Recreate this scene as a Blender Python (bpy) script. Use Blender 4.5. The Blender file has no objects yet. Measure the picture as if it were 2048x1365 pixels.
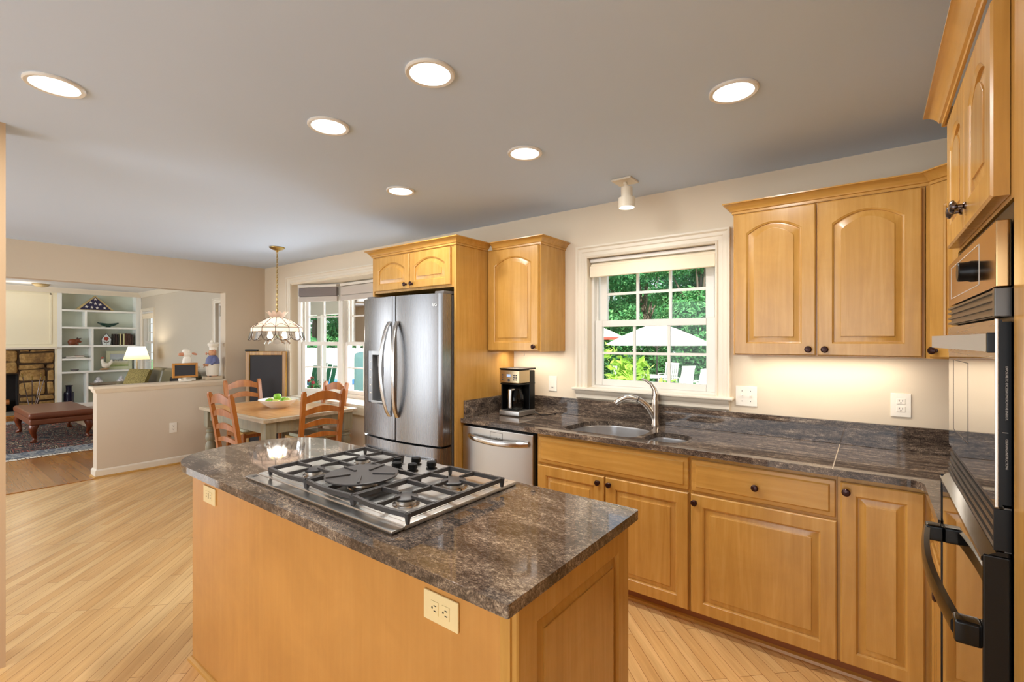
import bpy, bmesh, math, random
from math import sin, cos, pi, radians
from mathutils import Vector, Matrix
random.seed(7)
scene = bpy.context.scene
COL = scene.collection

# ------------------------------------------------------------------ camera
YAW = math.radians(37.253)
cam_d = bpy.data.cameras.new('camera')
cam = bpy.data.objects.new('camera', cam_d)
COL.objects.link(cam)
cam_d.sensor_width = 36.0
cam_d.lens = 943.6 / 2048 * 36.0
cam_d.shift_y = -0.0005
cam_d.clip_start = 0.02
cam.location = (0, 0, 1.465)
cam.rotation_euler = (pi / 2, 0, YAW)
scene.camera = cam

# ------------------------------------------------------------------ view, sky, sun
scene.view_settings.view_transform = 'Standard'
scene.view_settings.look = 'None'
scene.view_settings.exposure = 0.14
scene.view_settings.gamma = 1.0
scene.view_settings.use_curve_mapping = False
scene.cycles.max_bounces = 10
scene.cycles.diffuse_bounces = 5
scene.cycles.glossy_bounces = 5
scene.cycles.transmission_bounces = 6
scene.cycles.transparent_max_bounces = 12
scene.cycles.sample_clamp_indirect = 6.0
scene.cycles.caustics_reflective = False
scene.cycles.caustics_refractive = False
scene.cycles.use_denoising = True

world = bpy.data.worlds.new('world')
scene.world = world
world.use_nodes = True
wn = world.node_tree.nodes
wl = world.node_tree.links
bg = wn['Background']
sky = wn.new('ShaderNodeTexSky')
sky.sky_type = 'HOSEK_WILKIE'
sky.turbidity = 3.0
sky.sun_direction = Vector((0.5, -0.62, 1.0)).normalized()
skymix = wn.new('ShaderNodeMix')
skymix.data_type = 'RGBA'
skymix.inputs[0].default_value = 0.45
skymix.inputs[7].default_value = (0.9, 0.95, 1.0, 1)
wl.new(sky.outputs[0], skymix.inputs[6])
wl.new(skymix.outputs[2], bg.inputs['Color'])
bg.inputs['Strength'].default_value = 2.3


def light(kind, name, loc, power, color=(1, 1, 1), rot=(0, 0, 0), **kw):
    d = bpy.data.lights.new(name, kind)
    d.energy = power
    d.color = color
    for k, v in kw.items():
        setattr(d, k, v)
    o = bpy.data.objects.new(name, d)
    o.location = loc
    o.rotation_euler = rot
    COL.objects.link(o)
    return o


sun = light('SUN', 'sun', (8, -8, 20), 10.0, (1.0, 0.95, 0.86), angle=radians(0.6))
sun.rotation_euler = Vector((-0.5, 0.62, -1.0)).to_track_quat('-Z', 'Y').to_euler()
WARM = (1.0, 0.89, 0.74)
NEUT = (1.0, 0.975, 0.94)
DAY = (0.93, 0.97, 1.0)
# added fill lights at unseen openings in the wall behind the camera
light('AREA', 'added_rear_fill', (-1.4, -2.7, 1.25), 58, DAY, (radians(90), 0, 0), shape='RECTANGLE', size=3.4, size_y=2.0)
light('AREA', 'added_dining_fill', (-5.0, -2.7, 1.25), 60, DAY, (radians(90), 0, 0), shape='RECTANGLE', size=2.6, size_y=1.9)
# daylight entering by the bay window
light('AREA', 'daylight_bay', (-4.65, 3.75, 1.5), 75, DAY, (radians(-90), 0, 0), shape='RECTANGLE', size=1.8, size_y=1.4)
light('AREA', 'added_living_fill', (-10.2, -2.35, 1.4), 145, DAY, (radians(90), 0, 0), shape='RECTANGLE', size=4.5, size_y=1.9)  # fill light added on the unseen side of the living room


# ------------------------------------------------------------------ helpers
def S(r, g, b):
    f = lambda c: (c / 255 / 12.92) if c / 255 <= 0.04045 else ((c / 255 + 0.055) / 1.055) ** 2.4
    return (f(r), f(g), f(b), 1)


def mat(name, col=(0.8, 0.8, 0.8, 1), rough=0.5, metal=0.0, spec=0.5, emit=None, estr=0.0, coat=0.0):
    m = bpy.data.materials.new(name)
    m.use_nodes = True
    b = m.node_tree.nodes['Principled BSDF']
    b.inputs['Base Color'].default_value = col
    b.inputs['Roughness'].default_value = rough
    b.inputs['Metallic'].default_value = metal
    b.inputs['Specular IOR Level'].default_value = spec
    b.inputs['Coat Weight'].default_value = coat
    b.inputs['Coat Roughness'].default_value = 0.2
    if emit:
        b.inputs['Emission Color'].default_value = emit
        b.inputs['Emission Strength'].default_value = estr
    return m


class NT:
    """tiny node-graph helper"""
    def __init__(s, m):
        s.m = m
        s.t = m.node_tree
        s.b = s.t.nodes['Principled BSDF']

    def n(s, typ, **kw):
        nd = s.t.nodes.new(typ)
        for k, v in kw.items():
            if k in nd.inputs.keys():
                nd.inputs[k].default_value = v
            else:
                setattr(nd, k, v)
        return nd

    def l(s, a, b):
        s.t.links.new(a, b)

    def coords(s, scale=(1, 1, 1), rot=(0, 0, 0), loc=(0, 0, 0)):
        tc = s.n('ShaderNodeTexCoord')
        mp = s.n('ShaderNodeMapping')
        mp.inputs['Scale'].default_value = scale
        mp.inputs['Rotation'].default_value = rot
        mp.inputs['Location'].default_value = loc
        s.l(tc.outputs['Object'], mp.inputs[0])
        return mp.outputs[0]

    def noise(s, co, scale, detail=4, rough=0.5, dist=0.0):
        nd = s.n('ShaderNodeTexNoise')
        nd.inputs['Scale'].default_value = scale
        nd.inputs['Detail'].default_value = detail
        nd.inputs['Roughness'].default_value = rough
        nd.inputs['Distortion'].default_value = dist
        s.l(co, nd.inputs['Vector'])
        return nd.outputs['Fac']

    def ramp(s, fac, stops, interp='LINEAR'):
        r = s.n('ShaderNodeValToRGB')
        r.color_ramp.interpolation = interp
        e = r.color_ramp.elements
        while len(e) < len(stops):
            e.new(0.5)
        for i, (p, c) in enumerate(stops):
            e[i].position = p
            e[i].color = c
        s.l(fac, r.inputs[0])
        return r.outputs[0]

    def mix(s, a, b, fac=0.5, blend='MIX'):
        mx = s.n('ShaderNodeMix')
        mx.data_type = 'RGBA'
        mx.blend_type = blend
        for sock, v in ((mx.inputs[0], fac), (mx.inputs[6], a), (mx.inputs[7], b)):
            if hasattr(v, 'links'):
                s.l(v, sock)
            else:
                sock.default_value = v
        return mx.outputs[2]

    def col(s, o):
        s.l(o, s.b.inputs['Base Color'])

    def bump(s, h, strength=0.2, dist=0.01):
        bp = s.n('ShaderNodeBump')
        bp.inputs['Strength'].default_value = strength
        bp.inputs['Distance'].default_value = dist
        s.l(h, bp.inputs['Height'])
        s.l(bp.outputs[0], s.b.inputs['Normal'])


def wood(name, c1, c2, c3, grain='z', rough=0.3, scale=1.0, coat=0.15):
    m = mat(name, c2, rough, coat=coat)
    t = NT(m)
    st = {'z': (14, 14, 0.9), 'x': (0.9, 14, 14), 'y': (14, 0.9, 14)}[grain]
    co = t.coords(tuple(v * scale for v in st))
    n1 = t.noise(co, 2.2, 6, 0.6, 0.6)
    co2 = t.coords(tuple(v * scale for v in (2.2, 2.2, 2.2)))
    n2 = t.noise(co2, 1.6, 4, 0.6, 0.8)
    a = t.ramp(n1, [(0.25, c1), (0.5, c2), (0.75, c3)])
    b = t.ramp(n2, [(0.3, (0.9, 0.88, 0.85, 1)), (0.65, (1.04, 1.04, 1.04, 1))])
    t.col(t.mix(a, b, 1.0, 'MULTIPLY'))
    t.bump(n1, 0.04, 0.002)
    return m


M = {}
MPL = (S(180, 132, 62), S(193, 145, 71), S(204, 158, 86))
M['maple'] = wood('maple', *MPL, 'z', 0.26)
M['maple_h'] = wood('maple_horizontal', *MPL, 'x', 0.26)
M['maple_y'] = wood('maple_horizontal_side', *MPL, 'y', 0.26)
M['veneer'] = wood('island_veneer', S(191, 136, 69), S(196, 141, 73), S(201, 147, 79), 'z', 0.33)
M['toe_brown'] = mat('toe_kick_wood', S(140, 84, 40), 0.5)  # darker, redder brown than the doors, for the toe kicks
M['pine'] = wood('pine', S(140, 82, 33), S(164, 98, 42), S(180, 116, 55), 'z', 0.3)
M['knob'] = mat('oiled_bronze', S(58, 34, 30), 0.25, 0.6)
M['chrome'] = mat('dark_chrome', S(120, 110, 110), 0.12, 1.0)


def ss(name, col, rough, axis='x'):
    m = mat(name, col, rough, 1.0)
    t = NT(m)
    st = {'x': (1.5, 120, 120), 'z': (120, 120, 1.5), 'y': (120, 1.5, 120)}[axis]
    n1 = t.noise(t.coords(st), 3.0, 3)
    t.l(t.ramp(n1, [(0.3, (rough - .015,) * 3 + (1,)), (0.7, (rough + .02,) * 3 + (1,))]), t.b.inputs['Roughness'])
    return m


M['steel'] = ss('brushed_steel', S(142, 142, 144), 0.27, 'z')
M['steel_dw'] = ss('dishwasher_steel', S(186, 184, 180), 0.3, 'z')
M['steel_sink'] = mat('satin_sink_steel', S(205, 205, 206), 0.38, 1.0)
M['bar_steel'] = mat('satin_bar_steel', S(190, 190, 190), 0.42, 0.7)
M['steel_x'] = ss('brushed_steel_horizontal', S(212, 210, 206), 0.36, 'x')
M['steel_y'] = ss('brushed_steel_side', S(190, 180, 168), 0.26, 'y')
M['nickel'] = mat('brushed_nickel', S(196, 188, 178), 0.22, 1.0)
M['handle_steel'] = mat('handle_steel', S(205, 203, 200), 0.2, 1.0)
M['fridge_side'] = mat('fridge_side_grey', S(112, 108, 106), 0.45, 0.3)
M['black_glass'] = mat('black_glass', S(14, 13, 13), 0.03, 0.0, 0.9, coat=1.0)
M['black_glass'].node_tree.nodes['Principled BSDF'].inputs['Coat Roughness'].default_value = 0.02
M['black'] = mat('black_plastic', S(13, 12, 12), 0.3, spec=0.25)
M['black_gloss'] = mat('black_enamel', S(9, 8, 8), 0.14, spec=0.3)
M['iron'] = mat('cast_iron', S(62, 58, 56), 0.5)
M['burner'] = mat('burner_cap', S(60, 57, 56), 0.4)
M['white_trim'] = mat('white_trim_paint', S(230, 221, 203), 0.35)
M['white_cool'] = mat('white_vinyl', S(226, 222, 214), 0.35)
M['white_plastic'] = mat('white_plastic', S(240, 234, 222), 0.35)
M['ivory'] = mat('ivory_plastic', S(232, 212, 160), 0.35)
M['dark_slot'] = mat('dark_slot', S(40, 32, 26), 0.6)
M['white_shelf'] = mat('white_shelf_paint', S(240, 242, 238), 0.4)
M['cream_panel'] = mat('cream_panel', S(244, 236, 208), 0.45)


def wallmat(name, c):
    m = mat(name, c, 0.85, spec=0.25)
    t = NT(m)
    co = t.coords()
    t.bump(t.noise(co, 220, 3), 0.06, 0.002)
    n = t.noise(co, 1.2, 2)
    t.col(t.mix(c, tuple(v * 0.95 for v in c[:3]) + (1,), n))
    return m


M['wall'] = wallmat('wall_beige', S(226, 212, 190))
M['wall_far'] = wallmat('wall_taupe', S(212, 198, 178))
M['wall_tan'] = wallmat('wall_tan', S(200, 172, 138))
M['wall_lr'] = wallmat('wall_living', S(206, 196, 178))
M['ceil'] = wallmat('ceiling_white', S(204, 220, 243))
M['ceil_lr'] = wallmat('ceiling_living_white', S(226, 228, 230))


def floormat(name, c1, c2, mortar, ang, w, l, rough):
    m = mat(name, c1, rough, coat=0.3)
    t = NT(m)
    co = t.coords((1, 1, 1), (0, 0, ang))
    br = t.n('ShaderNodeTexBrick')
    br.offset = 0.37
    br.offset_frequency = 3
    br.squash = 1.0
    br.inputs['Color1'].default_value = c1
    br.inputs['Color2'].default_value = c2
    br.inputs['Mortar'].default_value = mortar
    br.inputs['Scale'].default_value = 1.0
    br.inputs['Mortar Size'].default_value = 0.0011
    br.inputs['Mortar Smooth'].default_value = 0.3
    br.inputs['Brick Width'].default_value = l
    br.inputs['Row Height'].default_value = w
    t.l(co, br.inputs['Vector'])
    co2 = t.coords((1.3, 26, 1), (0, 0, 0))
    mp = t.n('ShaderNodeMapping')
    mp.inputs['Scale'].default_value = (1.6, 30, 1)
    t.l(co, mp.inputs[0])
    g = t.noise(mp.outputs[0], 2.0, 5, 0.6, 0.4)
    gr = t.ramp(g, [(0.3, (0.88, 0.85, 0.8, 1)), (0.7, (1.06, 1.06, 1.06, 1))])
    mp2 = t.n('ShaderNodeMapping')
    mp2.inputs['Scale'].default_value = (0.9, 7, 1)
    t.l(co, mp2.inputs[0])
    g2 = t.noise(mp2.outputs[0], 1.3, 2, 0.5)
    gr2 = t.ramp(g2, [(0.35, (0.86, 0.82, 0.76, 1)), (0.6, (1.03, 1.03, 1.03, 1))])
    t.col(t.mix(t.mix(br.outputs['Color'], gr, 1.0, 'MULTIPLY'), gr2, 1.0, 'MULTIPLY'))
    return m


M['floor'] = floormat('maple_strip_floor', S(220, 174, 112), S(233, 194, 136), S(132, 86, 44), radians(45), 0.057, 0.95, 0.27)
M['floor_lr'] = floormat('oak_strip_floor', S(160, 104, 44), S(188, 130, 62), S(96, 56, 22), 0.0, 0.085, 1.1, 0.22)


def granite(name, rot, stretch, off=0.0, fs=(1, 1, 1)):
    m = mat(name, S(84, 72, 64), 0.04, 0.0, 0.5)
    t = NT(m)
    co = t.coords(stretch, (0, 0, rot), (off, off * 0.7, off))
    big = t.noise(co, 2.3, 5, 0.6, 1.4)
    mp = t.coords(fs, (0, 0, rot), (off, 0, 0))
    fine = t.noise(mp, 60, 6, 0.85, 0.4)
    spk = t.noise(t.coords(), 240, 2, 0.6)
    a1 = t.n('ShaderNodeMath', operation='MULTIPLY_ADD')
    t.l(big, a1.inputs[0]); a1.inputs[1].default_value = 0.62
    t.l(fine, a1.inputs[2])
    a2 = t.n('ShaderNodeMath', operation='MULTIPLY_ADD')
    t.l(spk, a2.inputs[0]); a2.inputs[1].default_value = 0.40
    t.l(a1.outputs[0], a2.inputs[2])
    a3 = t.n('ShaderNodeMath', operation='MULTIPLY')
    t.l(a2.outputs[0], a3.inputs[0]); a3.inputs[1].default_value = 0.5
    t.col(t.ramp(a3.outputs[0], [(0.41, S(38, 34, 33)), (0.475, S(74, 64, 57)), (0.53, S(104, 90, 79)), (0.58, S(148, 131, 112)),
                                 (0.65, S(206, 192, 170))]))
    return m


M['granite'] = granite('granite_island', radians(28), (1.3, 3.0, 2), 3.1, (1, 1.8, 1))
M['granite_b'] = granite('granite_worktop', radians(8), (1.0, 6.0, 3.2), 8.0, (.5, 2.2, 1))
M['granite_s'] = granite('granite_backsplash', 0.0, (1.2, 3, 7), 1.0, (.5, 1, 2.0))


def thin_glass(name, tint=(1, 1, 1, 1), refl=1.0):
    m = bpy.data.materials.new(name)
    m.use_nodes = True
    nt = m.node_tree
    nt.nodes.clear()
    out = nt.nodes.new('ShaderNodeOutputMaterial')
    tr = nt.nodes.new('ShaderNodeBsdfTransparent')
    tr.inputs[0].default_value = tint
    gl = nt.nodes.new('ShaderNodeBsdfGlossy')
    gl.inputs['Roughness'].default_value = 0.02
    fr = nt.nodes.new('ShaderNodeFresnel')
    fr.inputs['IOR'].default_value = 1.4
    mx = nt.nodes.new('ShaderNodeMixShader')
    nt.links.new(fr.outputs[0], mx.inputs[0])
    nt.links.new(tr.outputs[0], mx.inputs[1])
    nt.links.new(gl.outputs[0], mx.inputs[2])
    nt.links.new(mx.outputs[0], out.inputs[0])
    return m


M['glass'] = thin_glass('window_glass', (0.97, 0.99, 0.98, 1))
M['jar_glass'] = thin_glass('carafe_glass', (0.5, 0.5, 0.5, 1))
M['lamp_clear'] = thin_glass('lamp_clear_glass', (0.93, 0.94, 0.96, 1))


def emis(name, col, st):
    m = bpy.data.materials.new(name)
    m.use_nodes = True
    nt = m.node_tree
    nt.nodes.clear()
    out = nt.nodes.new('ShaderNodeOutputMaterial')
    e = nt.nodes.new('ShaderNodeEmission')
    e.inputs[0].default_value = col
    e.inputs[1].default_value = st
    nt.links.new(e.outputs[0], out.inputs[0])
    return m


def translucent(name, col, f=0.6, rough=0.5):
    m = bpy.data.materials.new(name)
    m.use_nodes = True
    nt = m.node_tree
    nt.nodes.clear()
    out = nt.nodes.new('ShaderNodeOutputMaterial')
    d = nt.nodes.new('ShaderNodeBsdfDiffuse')
    d.inputs[0].default_value = col
    tr = nt.nodes.new('ShaderNodeBsdfTranslucent')
    tr.inputs[0].default_value = col
    mx = nt.nodes.new('ShaderNodeMixShader')
    mx.inputs[0].default_value = f
    nt.links.new(d.outputs[0], mx.inputs[1])
    nt.links.new(tr.outputs[0], mx.inputs[2])
    nt.links.new(mx.outputs[0], out.inputs[0])
    return m


M['lens'] = emis('downlight_lens', (1.0, 0.95, 0.85, 1), 6.0)
M['bulb'] = emis('lit_bulb', (1.0, 0.9, 0.74, 1), 9.0)


# ------------------------------------------------------------------ mesh builder
class MB:
    def __init__(s):
        s.bm = bmesh.new()

    def quad(s, *pts):
        vs = [s.bm.verts.new(p) for p in pts]
        return s.bm.faces.new(vs)

    def box(s, x0, x1, y0, y1, z0, z1, bev=0.0, seg=2):
        if x1 < x0: x0, x1 = x1, x0
        if y1 < y0: y0, y1 = y1, y0
        if z1 < z0: z0, z1 = z1, z0
        v = [s.bm.verts.new((x, y, z)) for z in (z0, z1) for y in (y0, y1) for x in (x0, x1)]
        fs = [s.bm.faces.new([v[i] for i in q]) for q in
              ((0, 2, 3, 1), (4, 5, 7, 6), (0, 1, 5, 4), (2, 6, 7, 3), (0, 4, 6, 2), (1, 3, 7, 5))]
        if bev > 0:
            es = list({e for f in fs for e in f.edges})
            bmesh.ops.bevel(s.bm, geom=es, offset=min(bev, 0.49 * min(x1 - x0, y1 - y0, z1 - z0)), segments=seg, affect='EDGES', profile=0.5)
        return s

    def obox(s, c, ux, uy, uz, hx, hy, hz, bev=0.0):
        """box about centre c with unit axes"""
        n0 = len(s.bm.verts)
        t = MB()
        t.box(-hx, hx, -hy, hy, -hz, hz, bev)
        mtx = Matrix((Vector(ux), Vector(uy), Vector(uz))).transposed().to_4x4()
        mtx.translation = Vector(c)
        bmesh.ops.transform(t.bm, matrix=mtx, verts=t.bm.verts)
        s.join(t)
        return s

    def join(s, t, mtx=None):
        if mtx is not None:
            bmesh.ops.transform(t.bm, matrix=mtx, verts=t.bm.verts)
        me = bpy.data.meshes.new('tmp')
        t.bm.to_mesh(me)
        t.bm.free()
        s.bm.from_mesh(me)
        bpy.data.meshes.remove(me)
        return s

    def prism(s, poly, z0, z1, bev=0.0):
        """vertical prism over an xy polygon"""
        a = [s.bm.verts.new((p[0], p[1], z0)) for p in poly]
        b = [s.bm.verts.new((p[0], p[1], z1)) for p in poly]
        n = len(poly)
        fs = [s.bm.faces.new(a[::-1]), s.bm.faces.new(b)]
        for i in range(n):
            fs.append(s.bm.faces.new([a[i], a[(i + 1) % n], b[(i + 1) % n], b[i]]))
        if bev > 0:
            es = list(fs[0].edges) + list(fs[1].edges)
            bmesh.ops.bevel(s.bm, geom=es, offset=bev, segments=2, affect='EDGES', profile=0.5)
        return s

    def extrude_profile(s, pts, vec):
        """closed 3D polygon extruded along vec"""
        v = Vector(vec)
        a = [s.bm.verts.new(p) for p in pts]
        b = [s.bm.verts.new(Vector(p) + v) for p in pts]
        n = len(pts)
        s.bm.faces.new(a[::-1])
        s.bm.faces.new(b)
        for i in range(n):
            s.bm.faces.new([a[i], a[(i + 1) % n], b[(i + 1) % n], b[i]])
        return s

    def tube(s, pts, r, n=10, caps=True):
        pts = [Vector(p) for p in pts]
        rs = r if isinstance(r, (list, tuple)) else [r] * len(pts)
        rings = []
        prev = None
        for i, p in enumerate(pts):
            if i == 0: d = pts[1] - pts[0]
            elif i == len(pts) - 1: d = pts[-1] - pts[-2]
            else: d = (pts[i + 1] - pts[i]).normalized() + (pts[i] - pts[i - 1]).normalized()
            d.normalize()
            if prev is None:
                a = Vector((0, 0, 1)) if abs(d.z) < 0.9 else Vector((1, 0, 0))
                u = d.cross(a).normalized()
            else:
                u = (prev - d * prev.dot(d)).normalized()
            prev = u
            w = d.cross(u)
            rings.append([s.bm.verts.new(p + (u * cos(2 * pi * k / n) + w * sin(2 * pi * k / n)) * rs[i]) for k in range(n)])
        for i in range(len(rings) - 1):
            for k in range(n):
                s.bm.faces.new([rings[i][k], rings[i][(k + 1) % n], rings[i + 1][(k + 1) % n], rings[i + 1][k]])
        if caps:
            s.bm.faces.new(rings[0][::-1])
            s.bm.faces.new(rings[-1])
        return s

    def lathe(s, prof, c=(0, 0, 0), n=24, axis='z', a0=0.0, a1=2 * pi, cap=True):
        """prof: (r, h) pairs revolved about axis through c"""
        full = abs(a1 - a0 - 2 * pi) < 1e-6
        cnt = n if full else n + 1
        rings = []
        c = Vector(c)
        for r, h in prof:
            ring = []
            for k in range(cnt):
                a = a0 + (a1 - a0) * k / n
                if axis == 'z': q = Vector((r * cos(a), r * sin(a), h))
                elif axis == 'y': q = Vector((r * cos(a), h, r * sin(a)))
                else: q = Vector((h, r * cos(a), r * sin(a)))
                ring.append(s.bm.verts.new(c + q))
            rings.append(ring)
        for i in range(len(rings) - 1):
            for k in range(n):
                k2 = (k + 1) % cnt
                s.bm.faces.new([rings[i][k], rings[i][k2], rings[i + 1][k2], rings[i + 1][k]])
        if cap and full:
            if prof[0][0] > 1e-5: s.bm.faces.new(rings[0][::-1])
            if prof[-1][0] > 1e-5: s.bm.faces.new(rings[-1])
        return s

    def cyl(s, c, r, h, n=20, axis='z'):
        return s.lathe([(r, 0), (r, h)], c, n, axis)

    def ball(s, c, rx, ry=None, rz=None, n=16, m=10, rot=None):
        ry = ry or rx
        rz = rz or rx
        t = MB()
        bmesh.ops.create_uvsphere(t.bm, u_segments=n, v_segments=m, radius=1)
        mt = Matrix.Diagonal((rx, ry, rz, 1))
        if rot is not None:
            mt = rot.to_4x4() @ mt
        mt = Matrix.Translation(c) @ mt
        return s.join(t, mt)

    def loops(s, lps, close_last=True):
        """bridge successive closed loops of equal length, fill the last"""
        vv = [[s.bm.verts.new(p) for p in lp] for lp in lps]
        n = len(lps[0])
        for i in range(len(vv) - 1):
            for k in range(n):
                s.bm.faces.new([vv[i][k], vv[i][(k + 1) % n], vv[i + 1][(k + 1) % n], vv[i + 1][k]])
        if close_last:
            s.bm.faces.new(vv[-1])
        return s

    def sweep(s, prof, path, closed=False):
        """prof: (out, z) points; path: xy points; 'out' is to the right of travel. Mitred."""
        P = [Vector((p[0], p[1])) for p in path]
        n = len(P)
        rings = []
        for i in range(n):
            d0 = (P[i] - P[i - 1]).normalized() if i > 0 else None
            d1 = (P[i + 1] - P[i]).normalized() if i < n - 1 else None
            if d0 is None: d0 = d1
            if d1 is None: d1 = d0
            n0 = Vector((d0.y, -d0.x)); n1 = Vector((d1.y, -d1.x))
            mm = (n0 + n1)
            mm = mm / mm.dot(n0) if mm.length > 1e-6 else n0
            rings.append([s.bm.verts.new((P[i].x + mm.x * o, P[i].y + mm.y * o, z)) for o, z in prof])
        k = len(prof)
        for i in range(n - 1):
            for j in range(k):
                s.bm.faces.new([rings[i][j], rings[i][(j + 1) % k], rings[i + 1][(j + 1) % k], rings[i + 1][j]])
        s.bm.faces.new(rings[0][::-1])
        s.bm.faces.new(rings[-1])
        return s

    def build(s, name, m, parent=None, world=True, smooth=True, ang=32, mods=None):
        bm = s.bm
        if parent is not None and world:
            r = parent
            while r.parent is not None:
                r = r.parent
            bmesh.ops.translate(bm, vec=-Vector(r.location), verts=bm.verts)
        bmesh.ops.recalc_face_normals(bm, faces=bm.faces)
        me = bpy.data.meshes.new(name)
        bm.to_mesh(me)
        bm.free()
        if smooth:
            me.shade_smooth()
            me.set_sharp_from_angle(angle=radians(ang))
        if m is not None:
            me.materials.append(M[m] if isinstance(m, str) else m)
        o = bpy.data.objects.new(name, me)
        COL.objects.link(o)
        if smooth:
            wm = o.modifiers.new('weighted_normals', 'WEIGHTED_NORMAL')
            wm.keep_sharp = True
            wm.weight = 100
        if parent is not None:
            o.parent = parent
        return o


def tag(o, label, cat, group=None, kind=None):
    o['label'] = label
    o['category'] = cat
    if group: o['group'] = group
    if kind: o['kind'] = kind
    return o


def thing(name, label, cat, loc=(0, 0, 0), rz=0.0, group=None):
    o = bpy.data.objects.new(name, None)
    o.empty_display_size = 0.1
    o.location = loc
    o.rotation_euler = (0, 0, rz)
    COL.objects.link(o)
    return tag(o, label, cat, group)


def struct(name, mb, m, parent=None, **kw):
    o = mb.build(name, m, parent, **kw)
    if parent is None:
        o['kind'] = 'structure'
    return o


def dup(root, loc, rz=None, label=None):
    r = root.copy()
    COL.objects.link(r)
    r.location = loc
    if rz is not None: r.rotation_euler = (0, 0, rz)
    if label: r['label'] = label
    for ch in list(root.children):
        c = ch.copy()
        COL.objects.link(c)
        c.parent = r
        for g in list(ch.children):
            d = g.copy()
            COL.objects.link(d)
            d.parent = c
    return r


def text(body, name, size, m, parent, loc, rot, extrude=0.0004, align='LEFT'):
    cu = bpy.data.curves.new(name, 'FONT')
    cu.body = body
    cu.size = size
    cu.extrude = extrude
    cu.align_x = align
    cu.materials.append(M[m] if isinstance(m, str) else m)
    o = bpy.data.objects.new(name, cu)
    COL.objects.link(o)
    r = parent
    while r.parent is not None:
        r = r.parent
    bpy.context.view_layer.update()
    me = bpy.data.meshes.new_from_object(o.evaluated_get(bpy.context.evaluated_depsgraph_get()))
    bpy.data.objects.remove(o)
    o = bpy.data.objects.new(name, me)
    COL.objects.link(o)
    o.parent = parent
    o.location = Vector(loc) - Vector(r.location)
    o.rotation_euler = rot
    return o

# ------------------------------------------------------------------ the room shell
H = 2.44
YB = 3.07          # window wall
XF = -6.55         # wall with the pass-through to the living room
XR = 0.80
b = MB(); b.box(XF, 1.0, -2.6, 3.22, -0.12, 0.0); struct('floor', b, 'floor')
b = MB(); b.box(-14.3, XF, -2.6, 3.75, -0.12, -0.001)
struct('floor_living', b, 'floor_lr')
b = MB(); b.box(XF - 0.02, XF + 0.03, -1.0, 1.32, -0.002, 0.008, 0.003); struct('trim_1', b, 'floor_lr')
b = MB(); b.box(XF - 0.15, 1.0, -5.6, 3.22, H, H + 0.15); struct('ceiling', b, 'ceil')  # unseen overhang past the rear wall added to block the sun
b = MB(); b.box(-14.3, XF - 0.15, -5.6, 3.75, 2.585, 2.7); struct('ceiling_living', b, 'ceil_lr')  # same added overhang, keeps sun out of the rear openings

# window wall with its two openings
WX0, WX1, WZ0, WZ1 = -1.639, -0.758, 1.118, 2.062
BX0, BX1, BZ0, BZ1 = -5.85, -3.42, 0.75, 2.19
Y2 = YB + 0.15
b = MB()
b.box(XF - 0.15, 1.0, YB, Y2, BZ1, H)
b.box(XF - 0.15, BX0, YB, Y2, 0, BZ1)
b.box(BX0, BX1, YB, Y2, 0, BZ0)
b.box(BX1, WX0, YB, Y2, 0, BZ1)
b.box(WX0, WX1, YB, Y2, 0, WZ0)
b.box(WX0, WX1, YB, Y2, WZ1, BZ1)
b.box(WX1, 1.0, YB, Y2, 0, BZ1)
struct('wall_back', b, 'wall', smooth=False)
b = MB(); b.box(XR, XR + 0.15, -2.75, YB, 0, H); struct('wall_right', b, 'wall')
# wall with the wide opening: header, pier, half wall
b = MB()
b.box(XF - 0.15, XF, -2.75, YB, 2.075, H)
b.box(XF - 0.15, XF, 2.577, YB, 0, 2.075)
b.box(XF - 0.15, XF, 1.32, 2.577, 0, 0.935)
b.box(XF - 0.15, XF, -2.75, -1.0, 0, 2.075)
struct('wall_left', b, 'wall_far', smooth=False)
# half wall cap and its bed moulding
b = MB()
b.box(XF - 0.175, XF + 0.028, 1.285, 2.577, 0.94, 0.972, 0.006)
b.sweep([(0, 0.94), (0.018, 0.94), (0.018, 0.925), (0.006, 0.9), (0, 0.9)], [(XF, 2.577), (XF, 1.32), (XF - 0.15, 1.32), (XF - 0.15, 2.577)][::-1])
struct('trim_2', b, 'wall')
# baseboards
BP = [(0, 0.0), (0.016, 0.0), (0.016, 0.07), (0.008, 0.085), (0, 0.09)]
b = MB(); b.sweep(BP, [(XF - 0.15, 2.5), (XF - 0.15, 1.32), (XF, 1.32), (XF, YB), (-4.0, YB)]); struct('baseboard_left', b, 'white_trim')
b = MB(); b.sweep([(0.016, 0), (0.032, 0), (0.029, 0.012), (0.016, 0.02)], [(XF - 0.15, 1.32), (XF, 1.32), (XF, YB)]); struct('trim_3', b, 'maple_y')
# stub of wall at the left of the picture
b = MB(); b.box(-3.25, -3.09, -2.75, 0.31, 0, H); struct('wall_partition', b, 'wall_tan')
# unseen wall behind the camera, openings added for the fill lights
b = MB()
b.box(-14.3, 0.95, -2.75, -2.6, 2.2, 2.6)
b.box(-3.25, -3.1, -2.75, -2.6, 0, 2.2)
b.box(0.3, 0.95, -2.75, -2.6, 0, 2.2)
b.box(-8.0, -6.4, -2.75, -2.6, 0, 2.2)
b.box(-3.6, -3.25, -2.75, -2.6, 0, 2.2)
b.box(-14.3, -12.5, -2.75, -2.6, 0, 2.2)
b.box(-12.5, -8.0, -2.75, -2.6, 0, 0.4)
struct('wall_front', b, 'wall', smooth=False)
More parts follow.
